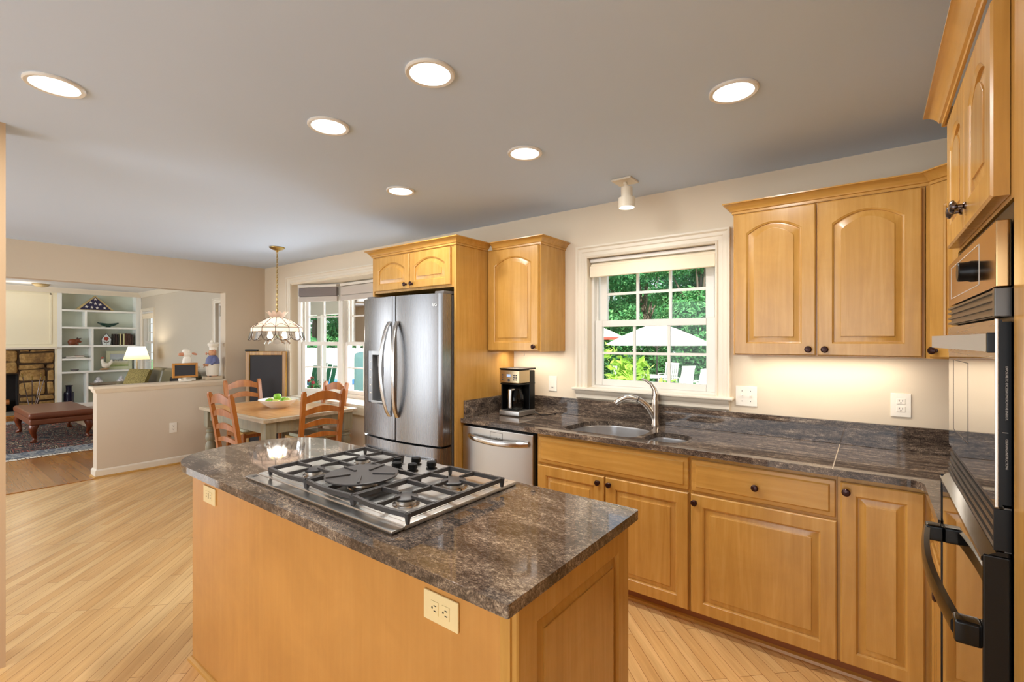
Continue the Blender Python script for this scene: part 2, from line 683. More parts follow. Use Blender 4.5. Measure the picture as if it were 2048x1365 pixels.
# living room shell
b = MB(); b.box(-14.3, -14.12, -2.75, 3.75, 0, 2.65); struct('wall_living_left', b, 'wall_lr')
LW = 3.6
LX0, LX1, LZ0, LZ1 = -13.70, -12.93, 0.70, 2.14
DX0, DX1 = -9.55, -8.3
b = MB()
b.box(-14.3, XF - 0.15, LW, LW + 0.15, LZ1, 2.65)
b.box(-14.3, LX0, LW, LW + 0.15, 0, LZ1)
b.box(LX0, LX1, LW, LW + 0.15, 0, LZ0)
b.box(LX1, DX0, LW, LW + 0.15, 0, LZ1)
b.box(DX1, XF - 0.15, LW, LW + 0.15, 0, LZ1)
struct('wall_living_back', b, 'wall_lr', smooth=False)
b = MB(); b.box(XF - 0.15, XF - 0.001, YB + 0.15, LW, 0, 2.65); struct('wall_living_right', b, 'wall_lr')
b = MB(); b.sweep([(0, 2.585), (0.09, 2.585), (0.085, 2.56), (0.03, 2.50), (0.02, 2.48), (0, 2.48)], [(-13.78, -2.6), (-13.78, LW), (XF - 0.15, LW)])
struct('trim_4', b, 'white_trim')


# ------------------------------------------------------------------ double-hung windows
def dh_window(name, P, ang, w, z0, z1, zm, cols, rows, fr=0.035, st=0.05, m='white_cool', gx=0.0, botx=0.0):
    """P: left jamb foot (x,y) seen from inside; ang: direction of the sill; faces right of travel"""
    root = bpy.data.objects.new(name, None)
    root.location = (P[0], P[1], 0)
    root.rotation_euler = (0, 0, ang)
    root['kind'] = 'structure'
    COL.objects.link(root)
    # local: x along sill, -y into the room
    f = MB()
    f.box(0, fr, -0.05, 0.06, z0, z1)
    f.box(w - fr, w, -0.05, 0.06, z0, z1)
    f.box(fr, w - fr, -0.05, 0.06, z1 - fr, z1)
    f.box(fr, w - fr, -0.05, 0.06, z0, z0 + fr)
    f.box(fr, fr + 0.012, -0.008, 0.008, z0, z1)
    f.box(w - fr - 0.012, w - fr, -0.008, 0.008, z0, z1)
    f.build('window_frame', m, root, world=False)

    def sash(nm, ya, yb, za, zb, sx):
        s = MB()
        x0, x1 = fr + 0.002 + sx, w - fr - 0.002 - sx
        s.box(x0, x0 + st, ya, yb, za, zb, 0.004)
        s.box(x1 - st, x1, ya, yb, za, zb, 0.004)
        s.box(x0 + st, x1 - st, ya + .001, yb - .001, zb - 0.045, zb, 0.003)
        s.box(x0 + st, x1 - st, ya + .001, yb - .001, za, za + 0.045 + (botx if nm == 'lower_sash' else 0), 0.003)
        gx0, gx1, gz0, gz1 = x0 + st, x1 - st, za + 0.045 + (botx if nm == 'lower_sash' else 0), zb - 0.045
        ym = (ya + yb) / 2
        for i in range(1, cols):
            x = gx0 + (gx1 - gx0) * i / cols
            s.box(x - 0.009, x + 0.009, ym - 0.008, ym + 0.008, gz0, gz1)
        for i in range(1, rows):
            z = gz0 + (gz1 - gz0) * i / rows
            s.box(gx0, gx1, ym - 0.009, ym + 0.009, z - 0.009, z + 0.009)
        o = s.build(nm, m, root, world=False)
        g = MB()
        g.quad((gx0, ym + .001, gz0), (gx1, ym + .001, gz0), (gx1, ym + .001, gz1), (gx0, ym + .001, gz1))
        g.build('glass_pane', 'glass', o, world=False)
    sash('upper_sash', 0.012, 0.045, zm - 0.02, z1 - fr, 0.016)
    sash('lower_sash', -0.035, 0.0, z0 + fr, zm + 0.022, 0.0)
    return root


kw = dh_window('window_1', (WX0, YB + 0.105), 0, WX1 - WX0, WZ0, WZ1, 1.588, 3, 2, fr=0.02, st=0.055)
# casing of the kitchen window: stepped, fluted boards
CAS = [(0, 0), (0.0, 0.018), (0.012, 0.024), (0.02, 0.016), (0.045, 0.016), (0.052, 0.022), (0.075, 0.022), (0.085, 0.034), (0.098, 0.034), (0.098, 0)]


def casing(mb, x0, x1, z0, z1, y, W=0.095, sides=True):
    """mitred picture-frame casing open at the bottom; profile across the board width"""
    rings = []
    path = [(x0, z0, -1, 0), (x0, z1, -1, 1), (x1, z1, 1, 1), (x1, z0, 1, 0)]
    for px, pz, dx, dz in path:
        rings.append([mb.bm.verts.new((px + dx * o * W / 0.098, y - d, pz + dz * o * W / 0.098)) for o, d in CAS])
    k = len(CAS)
    for i in range(3):
        for j in range(k):
            mb.bm.faces.new([rings[i][j], rings[i][(j + 1) % k], rings[i + 1][(j + 1) % k], rings[i + 1][j]])
    mb.bm.faces.new(rings[0]); mb.bm.faces.new(rings[-1])


c = MB(); casing(c, WX0, WX1, WZ0, WZ1, YB, 0.085); c.build('window_casing', 'white_trim', kw, world=True)
s_ = MB()
s_.box(WX0 - 0.11, WX1 + 0.105, YB - 0.055, YB + 0.06, WZ0 - 0.012, WZ0 + 0.006, 0.006)
s_.extrude_profile([(WX0 - 0.09, YB, WZ0 - 0.012), (WX0 - 0.09, YB - 0.042, WZ0 - 0.012), (WX0 - 0.09, YB - 0.036, WZ0 - 0.03),
                    (WX0 - 0.09, YB - 0.02, WZ0 - 0.045), (WX0 - 0.09, YB - 0.018, WZ0 - 0.07), (WX0 - 0.09, YB - 0.008, WZ0 - 0.078), (WX0 - 0.09, YB, WZ0 - 0.078)],
                   (WX1 - WX0 + 0.17, 0, 0))
s_.build('window_sill', 'white_trim', kw, world=True)
# gathered roman shade of the kitchen window
t = thing('roman_shade', 'cream roman shade gathered up at the top of the window over the sink', 'window shade', (WX0, YB + 0.03, 1.93))
M['shade_cream'] = mat('shade_cream_cloth', S(240, 226, 200), 0.8)
M['shade_grey'] = mat('shade_grey_cloth', S(196, 188, 180), 0.8)
b = MB()
for i, (y, z0, z1) in enumerate(((YB + 0.012, 1.935, 2.005), (YB + 0.028, 1.925, 2.02), (YB + 0.044, 1.94, 2.03))):
    b.box(WX0 + 0.006, WX1 - 0.008, y, y + 0.013, z0 - 0.01 * (i == 0), z1, 0.005)
b.build('folded_cloth', 'shade_cream', t)
b = MB(); b.box(WX0 + 0.006, WX1 - 0.008, YB + 0.02, YB + 0.056, 2.032, 2.058, 0.004); b.build('head_rail', 'white_cool', t)

# bow window of the dining area
bayP = [(-5.80, 3.165), (-5.18, 3.405), (-4.06, 3.405), (-3.46, 3.165)]
bz0, bz1 = 0.77, 2.17


def seg(i):
    a, c = Vector(bayP[i]), Vector(bayP[i + 1])
    return a, math.atan2((c - a).y, (c - a).x), (c - a).length


cut = [(BX0, YB), (BX1, YB), (BX1, YB + .15), (-3.44, 3.26), (-4.03, 3.50), (-5.21, 3.50), (-5.83, 3.26), (BX0, YB + .15)]
b = MB()
b.prism([(BX0, YB - .02), (BX1, YB - .02)] + cut[2:], bz0 - 0.02, bz0)
b.prism(cut, bz1, bz1 + 0.02)
struct('trim_5', b, 'white_trim', smooth=False)
cut2 = [(BX0, YB + .151), (BX1, YB + .151)] + [(x, y + .02) for x, y in cut[3:7]]
b = MB(); b.prism(cut2, 0.55, bz0 - 0.021); b.prism(cut2, bz1 + .021, bz1 + 0.2); struct('wall_bay', b, 'white_trim')
for i, nm in ((0, 'window_2'), (1, 'window_3'), (2, 'window_4')):
    a, an, L = seg(i)
    w_ = dh_window(nm, a, an, L, bz0, bz1, 1.425, 2 if i != 1 else 3, 2, fr=0.045, st=0.05)
for i in (1, 2):  # mullion posts
    b = MB(); b.box(bayP[i][0] - 0.03, bayP[i][0] + 0.03, bayP[i][1] - 0.06, bayP[i][1] + 0.07, bz0, bz1); struct('trim_%d' % (5 + i), b, 'white_cool')
b = MB(); casing(b, BX0, BX1, 0.70, BZ1 - .01, YB, 0.085)
b.box(BX0 - 0.09, BX1 + 0.09, YB - 0.03, YB, 0.66, 0.75, 0.006)
struct('trim_8', b, 'white_trim')
# the shades of the bow window
for i, (lab, mm, ms) in enumerate((('grey woven roman shade bunched above the bow window pane beside the corner', 'shade_grey', 'shade_dark'),
                                   ('pale roman shade above the middle bow window pane, partly behind the refrigerator', 'shade_grey', 'shade_grey'))):
    M.setdefault('shade_dark', mat('shade_taupe_cloth', S(128, 120, 118), 0.9))
    a, an, L = seg(i)
    t = thing('roman_shade', lab, 'window shade', (a.x, a.y, bz1 - 0.2), an)
    b = MB(); b.box(0.05, L - 0.05, -0.115, -0.055, 0.155, 0.185, 0.004); b.build('head_rail', 'white_cool', t, world=False)
    b = MB()
    for k, (y, z0, z1) in enumerate(((-0.105, 0.045, 0.15), (-0.088, 0.04, 0.15), (-0.072, 0.05, 0.15))):
        b.box(0.055, L - 0.055, y, y + 0.015, z0, z1, 0.006)
    b.build('folded_cloth', ms, t, world=False)
    b = MB(); b.box(0.052, L - 0.052, -0.1, -0.06, -0.02, 0.04, 0.005); b.build('hem', mm, t, world=False)


# ------------------------------------------------------------------ cabinet joinery
def door_loops(O, u, n, w, h, t, arch, fw, rev=0.0):
    O = Vector(O); u = Vector(u); n = Vector(n); up = Vector((0, 0, 1))
    K = 14

    def P(a, d, z):
        return O + u * a + n * d + up * z

    def loop(ins, d, ar):
        pts = [P(ins, d, ins), P(w - ins, d, ins)]
        x0, x1 = ins, w - ins
        rise = min(0.055, 0.13 * w) if ar else 0.0
        zs = h - ins - rise
        for k in range(K + 1):
            f = k / K
            a = x1 + (x0 - x1) * f
            z = zs + rise * (1 - (2 * f - 1) ** 2) if ar else h - ins
            pts.append(P(a, d, z))
        return pts
    L = [loop(0, 0, False), loop(0, t - 0.004, False), loop(0.0045, t, False), loop(fw, t, arch), loop(fw + 0.003, t - 0.003, arch), loop(fw + 0.007, t - 0.005, arch), loop(fw + 0.008, t - 0.011, arch),
         loop(fw + 0.014, t - 0.011, arch), loop(fw + 0.034, t - 0.005, arch), loop(fw + 0.0345, t - 0.002, arch), loop(fw + 0.037, t - 0.001, arch)]
    return L


def make_door(name, parent, O, u, n, w, h, arch=False, m='maple', knob=None, fw=0.058, t=0.02, kname='knob'):
    b = MB()
    L = door_loops(O, u, n, w, h, t, arch, fw)
    b.loops(L)
    b.bm.faces.new([v for v in b.bm.verts[:len(L[0])]][::-1])
    o = b.build(name, m, parent, ang=25)
    if knob:
        ku, kz = knob
        add_knob(o, Vector(O) + Vector(u) * ku + Vector((0, 0, kz)) + Vector(n) * t, n)
    return o


def add_knob(parent, p, n, r=0.016, m='knob'):
    k = MB()
    k.lathe([(0.009, 0), (0.009, 0.003), (0.0055, 0.006), (0.0055, 0.014), (0.011, 0.017), (r, 0.021), (r, 0.025), (0.011, 0.0295), (0.0, 0.031)], n=18)
    q = Vector((0, 0, 1)).rotation_difference(Vector(n)).to_matrix().to_4x4()
    q.translation = Vector(p)
    bmesh.ops.transform(k.bm, matrix=q, verts=k.bm.verts)
    return k.build('knob', m, parent)


def drawer_front(name, parent, O, u, n, w, h, knob=None, m='maple_h'):
    O = Vector(O); u = Vector(u); n = Vector(n); up = Vector((0, 0, 1))
    b = MB()

    def lp(i, d):
        return [O + u * i + n * d + up * i, O + u * (w - i) + n * d + up * i, O + u * (w - i) + n * d + up * (h - i), O + u * i + n * d + up * (h - i)]
    L = [lp(0, 0), lp(0, 0.010), lp(0.004, 0.0135), lp(0.020, 0.0145), lp(0.023, 0.0175), lp(0.026, 0.020)]
    b.loops(L)
    b.bm.faces.new([v for v in b.bm.verts[:4]][::-1])
    o = b.build(name, m, parent, ang=20)
    if knob: add_knob(o, O + u * knob[0] + up * knob[1] + n * 0.02, n)
    return o


CROWN = [(0.0, -0.055), (0.006, -0.055), (0.006, -0.043), (0.012, -0.04), (0.014, -0.034), (0.022, -0.022), (0.036, -0.010), (0.046, -0.006), (0.046, 0.0), (0.0, 0.0)]
crown_at = lambda zt: [(o, z + zt) for o, z in CROWN]
UX, NY = (1, 0, 0), (0, -1, 0)

# ------------------------------------------------------------------ refrigerator surround and wall cabinets
CT = 2.195
t = thing('refrigerator_cabinet', 'maple cabinet over the refrigerator with two small arched doors and tall end panel', 'cabinet', (-2.785, 2.73, 0))
b = MB(); b.box(-3.235, -2.335, 2.40, YB - .002, 1.845, 2.145); b.build('body', 'maple', t)
b = MB(); b.box(-2.335, -2.313, 2.395, YB - .002, 0.0, 2.145, 0.002); b.build('end_panel', 'maple', t)
b = MB(); b.box(-3.26, -3.237, 2.395, YB - .002, 0.0, 2.145, 0.002); b.build('end_panel', 'maple', t)
make_door('door', t, (-3.222, 2.4, 1.862), UX, NY, 0.427, 0.268, True, knob=(0.395, 0.032), fw=0.05)
make_door('door', t, (-2.788, 2.4, 1.862), UX, NY, 0.427, 0.268, True, knob=(0.032, 0.032), fw=0.05)
b = MB(); b.sweep(crown_at(CT), [(-3.262, YB - .002), (-3.262, 2.393), (-2.311, 2.393), (-2.311, 2.735)]); b.build('crown_moulding', 'maple_h', t)


def upper_cabinet(name, label, x0, x1, doors, crownpath, side=True):
    t = thing(name, label, 'cabinet', ((x0 + x1) / 2, 2.9, 1.386))
    b = MB(); b.box(x0, x1, 2.74, YB - .002, 1.386, 2.145, 0.0015); b.build('body', 'maple', t)
    for (a, w, kx) in doors:
        make_door('door', t, (a, 2.74, 1.392), UX, NY, w, 0.742, True, knob=(kx, 0.03))
    b = MB(); b.sweep(crown_at(CT), crownpath); b.build('crown_moulding', 'maple_h', t)
    return t


lc = upper_cabinet('upper_cabinet', 'single door maple wall cabinet above the coffee maker', -2.309, -1.83, [(-2.297, 0.455, 0.425)],
                  [(-2.262, 2.738), (-1.83, 2.738), (-1.83, YB - .002)])
h_ = MB(); h_.tube([(-2.02, 2.80, 1.386), (-2.02, 2.80, 1.37), (-2.012, 2.80, 1.362), (-2.018, 2.80, 1.352), (-2.026, 2.80, 1.35)], 0.002, 6)
h_.build('hook', 'white_plastic', lc)
rc = upper_cabinet('upper_cabinet', 'two door maple wall cabinet right of the sink window', -0.588, 0.19,
                  [(-0.58, 0.366, 0.337), (-0.206, 0.384, 0.03)], [(-0.588, YB - .002), (-0.588, 2.738), (0.205, 2.738)])
# diagonal corner wall cabinet
t = thing('corner_cabinet', 'diagonal maple corner wall cabinet half hidden behind the oven tower', 'cabinet', (0.5, 2.78, 1.386))
pl = [(0.192, 2.74), (0.47, 2.462), (XR - .002, 2.462), (XR - .002, YB - .002), (0.192, YB - .002)]
b = MB(); b.prism(pl, 1.386, 2.145); b.build('body', 'maple', t)
dd = Vector((0.278, -0.278, 0)).normalized()
nn = Vector((-1, -1, 0)).normalized()
make_door('door', t, Vector((0.192, 2.74, 1.392)) + dd * 0.03, dd, nn, 0.333, 0.742, True, knob=(0.03, 0.03))
b = MB(); b.sweep(crown_at(CT), [(0.206, 2.726), (0.472, 2.460)]); b.build('crown_moulding', 'maple_h', t)

# ------------------------------------------------------------------ base cabinets along the window wall
FY, DZ0 = 2.478, 0.088


def base_cab(name, label, x0, x1):
    t = thing(name, label, 'cabinet', ((x0 + x1) / 2, 2.78, 0))
    b = MB()
    b.box(x0 + .0005, x1 - .0005, FY, YB - .002, 0.085, 0.60)
    b.box(x0 + .0005, x1 - .0005, FY, FY + .03, 0.60, 0.881)
    b.box(x0 + .0005, x0 + .018, FY + .03, YB - .002, 0.60, 0.881)
    b.box(x1 - .018, x1 - .0005, FY + .03, YB - .002, 0.60, 0.881)
    b.build('body', 'maple', t, smooth=False)
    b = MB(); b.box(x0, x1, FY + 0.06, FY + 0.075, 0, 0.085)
    b.build('toe_kick', 'toe_brown', t)
    b = MB(); b.extrude_profile([(x0, FY + .06, 0), (x0, FY + .045, 0), (x0, FY + .048, .012), (x0, FY + .06, .02)], (x1 - x0, 0, 0)); b.build('shoe_moulding', 'maple_h', t)
    return t


t = base_cab('sink_base_cabinet', 'maple base cabinet under the sink with a long false drawer front', -1.68, -0.735)
drawer_front('drawer_front', t, (-1.668, FY, 0.70), UX, NY, 0.926, 0.166)
make_door('door', t, (-1.668, FY, DZ0), UX, NY, 0.456, 0.598, knob=(0.423, 0.562))
make_door('door', t, (-1.203, FY, DZ0), UX, NY, 0.461, 0.598, knob=(0.028, 0.562))
t = base_cab('drawer_base_cabinet', 'maple base cabinet with one drawer over one wide door', -0.735, -0.115)
drawer_front('drawer', t, (-0.727, FY, 0.70), UX, NY, 0.606, 0.162, knob=(0.295, 0.075))
make_door('door', t, (-0.729, FY, DZ0), UX, NY, 0.612, 0.598, knob=(0.022, 0.56))
t = base_cab('narrow_base_cabinet', 'narrow maple base cabinet with one tall door in the inside corner', -0.115, 0.797)
make_door('door', t, (-0.103, FY, DZ0), UX, NY, 0.272, 0.772, knob=(0.02, 0.735), fw=0.052)
FX = 0.204
t = thing('side_base_cabinet', 'maple base cabinet under the counter leg next to the oven tower', 'cabinet', (0.5, 2.2, 0))
b = MB(); b.box(FX, XR - .002, 1.945, FY - 0.002, 0.085, 0.881); b.build('body', 'maple', t, smooth=False)
b = MB(); b.box(FX + .06, XR - .002, 1.945, FY - .002, 0, 0.085); b.build('toe_kick', 'toe_brown', t)
make_door('door', t, (FX, 2.43, DZ0), (0, -1, 0), (-1, 0, 0), 0.465, 0.598, knob=(0.43, 0.565))
b_ = drawer_front('drawer', t, (FX, 2.43, 0.70), (0, -1, 0), (-1, 0, 0), 0.465, 0.162, knob=(0.23, 0.08), m='maple_y')

# dishwasher
t = thing('dishwasher', 'stainless steel dishwasher between the refrigerator panel and the sink cabinet', 'dishwasher', (-2.0, 2.75, 0))
b = MB(); b.box(-2.30, -1.69, 2.50, 3.04, 0.10, 0.876); b.build('body', 'black', t)
b = MB(); b.box(-2.303, -1.698, 2.452, 2.499, 0.11, 0.866, 0.006); b.build('door', 'steel_dw', t)
b = MB(); b.box(-2.30, -1.69, 2.53, 2.545, 0, 0.10); b.build('kick_plate', 'black', t)
hp = []
for k in range(13):
    f = k / 12
    hp.append((-2.235 + 0.5 * f, 2.452 - 0.038 * (sin(pi * min(1, max(0, f))) ** 0.35), 0.80 - 0.012 * sin(pi * f)))
b = MB(); b.tube(hp, [0.016] * 13, 10)
for v in b.bm.verts: v.co.z = 0.795 + (v.co.z - 0.795) * 1.25
b.build('handle', 'handle_steel', t)
b = MB()
x0, x1, z0, z1 = -2.05, -1.945, 0.80, 0.848
for (a, c, d, e) in ((x0, x1, z0, z0 + .002), (x0, x1, z1 - .002, z1), (x0, x0 + .002, z0, z1), (x1 - .002, x1, z0, z1), (x0 + .05, x0 + .062, z0 + .01, z0 + .013), (x0 + .075, x0 + .087, z0 + .01, z0 + .013)):
    b.box(a, c, 2.4508, 2.4525, d, e)
b.build('latch_outline', 'iron', t)

# ------------------------------------------------------------------ worktop with the sink cut out
CZ = 0.914


def rounded(poly, radii, n=6):
    out = []
    N = len(poly)
    for i, p in enumerate(poly):
        r = radii[i] if isinstance(radii, (list, tuple)) else radii
        p = Vector(p)
        if r <= 0:
            out.append(tuple(p)); continue
        a = (Vector(poly[i - 1]) - p).normalized()
        c = (Vector(poly[(i + 1) % N]) - p).normalized()
        th = a.angle(c)
        d = r / math.tan(th / 2)
        s0, s1 = p + a * d, p + c * d
        ctr = p + (a + c).normalized() * (r / sin(th / 2))
        a0 = math.atan2(s0.y - ctr.y, s0.x - ctr.x); a1 = math.atan2(s1.y - ctr.y, s1.x - ctr.x)
        da = (a1 - a0 + pi) % (2 * pi) - pi
        for k in range(n + 1):
            q = a0 + da * k / n
            out.append((ctr.x + r * cos(q), ctr.y + r * sin(q)))
    return out


def slab(name, outer, holes, z0, z1, m, parent, bev=0.006):
    """flat slab with holes: triangulated faces, vertical walls"""
    from mathutils.geometry import tessellate_polygon
    bm = bmesh.new()
    rings = [outer] + holes
    flat = [Vector((p[0], p[1], 0)) for r in rings for p in r]
    tris = tessellate_polygon([[Vector((p[0], p[1], 0)) for p in r] for r in rings])
    top = [bm.verts.new((v.x, v.y, z1)) for v in flat]
    bot = [bm.verts.new((v.x, v.y, z0)) for v in flat]
    for tr in tris:
        try:
            bm.faces.new([top[i] for i in tr]); bm.faces.new([bot[i] for i in tr][::-1])
        except ValueError:
            pass
    k = 0
    te = []
    for r in rings:
        n = len(r)
        for i in range(n):
            a, c = k + i, k + (i + 1) % n
            bm.faces.new([bot[a], bot[c], top[c], top[a]])
            te.append((top[a], top[c])); te.append((bot[a], bot[c]))
        k += n
    bmesh.ops.recalc_face_normals(bm, faces=bm.faces)
    if bev:
        es = [e for e in (bm.edges.get(p) for p in te) if e]
        bmesh.ops.bevel(bm, geom=es, offset=bev, segments=2, affect='EDGES', profile=0.5, clamp_overlap=True)
    w = MB(); w.bm.free(); w.bm = bm
    return w.build(name, m, parent, ang=40)


wt = thing('worktop', 'dark brown granite worktop running under the window and round the corner', 'worktop', (-1.0, 2.76, 0.884))
outer = rounded([(-2.345, 2.44), (0.164, 2.44), (0.164, 1.945), (XR - .003, 1.945), (XR - .003, YB - .003), (-2.312, YB - .003), (-2.312, 2.46), (-2.345, 2.46)],
                [0.008, 0.05, 0, 0, 0, 0, 0, 0.004])
# order so the inside corner is concave
bowl_big = rounded([(-1.565, 2.535), (-1.075, 2.535), (-1.055, 2.70), (-1.09, 2.93), (-1.22, 2.985), (-1.40, 2.985), (-1.535, 2.89)], [0.09, 0.05, 0.1, 0.09, 0.1, 0.1, 0.16], 5)
bowl_small = rounded([(-1.035, 2.535), (-0.80, 2.535), (-0.80, 2.80), (-1.02, 2.80)], [0.05, 0.09, 0.09, 0.05], 5)
slab('top', outer, [bowl_big, bowl_small], 0.884, CZ, 'granite_b', wt)
b = MB()
b.box(-2.311, XR - .003, YB - 0.022, YB - .003, CZ, 1.037, 0.002)
b.box(-2.311, -2.291, 2.47, YB - 0.0225, CZ, 1.037, 0.002)
b.build('backsplash', 'granite_s', wt)
b = MB(); b.box(-0.133, -0.129, 2.442, YB - .022, CZ - .001, CZ + 0.0007); b.build('seam', mat('seam_filler', S(176, 160, 140), 0.4), wt)


# undermount double sink
t = thing('kitchen_sink', 'stainless steel double bowl undermount sink below the window', 'sink', (-1.2, 2.75, 0.7))


def bowl(nm, ring, depth):
    cx = sum(p[0] for p in ring) / len(ring); cy = sum(p[1] for p in ring) / len(ring)

    def sc(f, z): return [(cx + (p[0] - cx) * f, cy + (p[1] - cy) * f, z) for p in ring]
    b = MB()
    zt = 0.8835
    b.loops([sc(1.05, zt - .003), sc(1.05, zt), sc(1.0, zt), sc(0.985, zt - 0.01), sc(0.95, zt - depth + 0.03), sc(0.9, zt - depth + 0.006), sc(0.8, zt - depth), sc(0.15, zt - depth - .004)])
    o = b.build(nm, 'steel_sink', t, ang=50)
    d = MB(); d.lathe([(0.045, 0), (0.043, 0.004), (0.03, 0.003), (0.012, 0.001), (0, 0.001)], (cx, cy, zt - depth - .003), 18); d.build('drain', 'nickel', o)


bowl('large_bowl', bowl_big, 0.20)
bowl('small_bowl', bowl_small, 0.15)

# faucet
fx, fy = -1.112, 2.995
t = thing('faucet', 'brushed nickel single lever faucet behind the sink', 'faucet', (fx, fy, CZ))
b = MB(); b.lathe([(0.031, 0), (0.031, 0.012), (0.027, 0.02), (0.024, 0.05), (0.024, 0.13), (0.023, 0.165), (0.019, 0.18), (0.0, 0.183)], (fx, fy, CZ), 20)
b.build('body', 'nickel', t)
sp = []
for k in range(15):
    f = k / 14
    # rises out of the column to the front left, arcs over and droops
    x = fx - 0.235 * f
    y = fy - 0.10 * f
    z = CZ + 0.06 + 0.165 * sin(pi * (0.12 + 0.60 * f)) - 0.055
    sp.append((x, y, z))
sp = [(fx, fy, CZ + .03), (fx - .012, fy - .006, CZ + .07), (fx - .035, fy - .016, CZ + .112), (fx - .065, fy - .03, CZ + .145), (fx - .1, fy - .045, CZ + .168), (fx - .135, fy - .06, CZ + .178),
      (fx - .17, fy - .075, CZ + .175), (fx - .20, fy - .088, CZ + .16), (fx - .222, fy - .098, CZ + .142), (fx - .23, fy - .102, CZ + .132)]
b = MB(); b.tube(sp, [.02, .023, .022, .020, .019, .020, .021, .021, .020, .017], 14); b.build('spout', 'nickel', t)
b = MB(); b.tube([(fx - .095, fy - .043, CZ + .1655), (fx - .101, fy - .0455, CZ + .1685)], 0.0202, 14); b.build('spout_ring', 'iron', t)
lv = [(fx, fy, CZ + .17), (fx + .002, fy, CZ + .20), (fx - .004, fy - .004, CZ + .235), (fx - .025, fy - .012, CZ + .27), (fx - .055, fy - .024, CZ + .292), (fx - .078, fy - .034, CZ + .30)]
b = MB(); b.tube(lv, [.021, .020, .015, .010, .008, .007], 12); b.build('lever', 'nickel', t)

# ------------------------------------------------------------------ coffee maker
kx, ky = -2.09, 2.82
t = thing('coffee_maker', 'black and steel drip coffee maker with glass carafe by the refrigerator panel', 'coffee maker', (kx, ky, CZ))
w2, d2 = 0.088, 0.10
b = MB()
b.box(kx - w2, kx + w2, ky + 0.03, ky + d2, CZ + .04, CZ + .33, 0.008)
b.box(kx - w2, kx + w2, ky - d2, ky + d2, CZ + 0.228, CZ + .238, 0.003)
b.box(kx - w2, kx - w2 + .012, ky - d2 + .01, ky + d2, CZ + .035, CZ + .235, 0.003)
b.build('housing', 'black', t)
b = MB(); b.box(kx - w2 - .003, kx + w2 + .003, ky - d2 - .012, ky + d2, CZ + .004, CZ + .042, 0.008); b.build('base', 'steel_x', t)
b = MB(); b.box(kx - w2 - .002, kx + w2 + .002, ky - d2 - .006, ky + .03, CZ + .24, CZ + .335, 0.007)
hd = b.build('brew_head', mat('warm_steel', S(190, 172, 140), 0.25, 1.0), t)
b = MB(); b.box(kx - w2 - .004, kx + w2 + .004, ky - d2 - .006, ky + d2 + .002, CZ + .336, CZ + .348, 0.004); b.build('lid', 'black', t)
b = MB(); b.box(kx - .02, kx + .012, ky - d2 - .0085, ky - d2 - .005, CZ + .285, CZ + .305); b.build('display', emis('clock_display', S(200, 220, 255), 0.9), hd)
b = MB()
for dx in (-.06, .045, .065):
    for dz in (.262, .278, .294):
        b = MB(); b.box(kx + dx - .007, kx + dx + .005, ky - d2 - .008, ky - d2 - .005, CZ + dz, CZ + dz + .009, .001); b.build('button', 'iron', hd)
b = MB(); b.lathe([(0.009, -d2 - .010), (0.009, -d2 - .005)], (kx - .004, ky, CZ + .262), 14, 'y'); b.build('button', 'iron', hd)
ca = MB(); ca.lathe([(0.055, 0.0), (0.066, 0.02), (0.07, 0.06), (0.066, 0.10), (0.052, 0.135), (0.046, 0.15), (0.046, 0.155)], (kx, ky - .03, CZ + .045), 24, cap=False)
cf = ca.build('carafe', 'jar_glass', t)
b = MB(); b.lathe([(0.053, 0.0), (0.0645, 0.02), (0.0685, 0.06), (0.0, 0.062)], (kx, ky - .03, CZ + .047), 24); b.build('coffee', mat('coffee', S(24, 14, 10), 0.1), cf)
b = MB(); b.lathe([(0.048, 0.15), (0.05, 0.16), (0.04, 0.172), (0, 0.174)], (kx, ky - .03, CZ + .045), 20); b.build('lid', 'black', cf)
b = MB(); b.box(kx + .002, kx + .03, ky - .125, ky - .109, CZ + .06, CZ + .20, .006); b.box(kx + .006, kx + .026, ky - .115, ky - .07, CZ + .185, CZ + .2, .004); b.build('handle', 'handle_steel', cf)
b = MB(); b.tube([(kx + w2, ky + .08, CZ + .02), (kx + .12, ky + .09, CZ + .006), (kx + .16, ky + .07, CZ + .004), (kx + .20, ky + .10, CZ + .004), (kx + .215, ky + .19, CZ + .004)], 0.0035, 6)
b.build('power_cord', 'black', t)

# ------------------------------------------------------------------ refrigerator
rx0, rx1 = -3.226, -2.340
rc_ = (rx0 + rx1) / 2
t = thing('refrigerator', 'stainless steel french door refrigerator with ice and water dispenser', 'refrigerator', (rc_, 2.7, 0))
b = MB(); b.box(rx0 + .005, rx1 - .005, 2.39, 3.03, 0.02, 1.785, 0.004); b.build('body', 'fridge_side', t)


def yfront(x):
    f = (x - rc_) / ((rx1 - rx0) / 2)
    return 2.229 + 0.052 * f * f


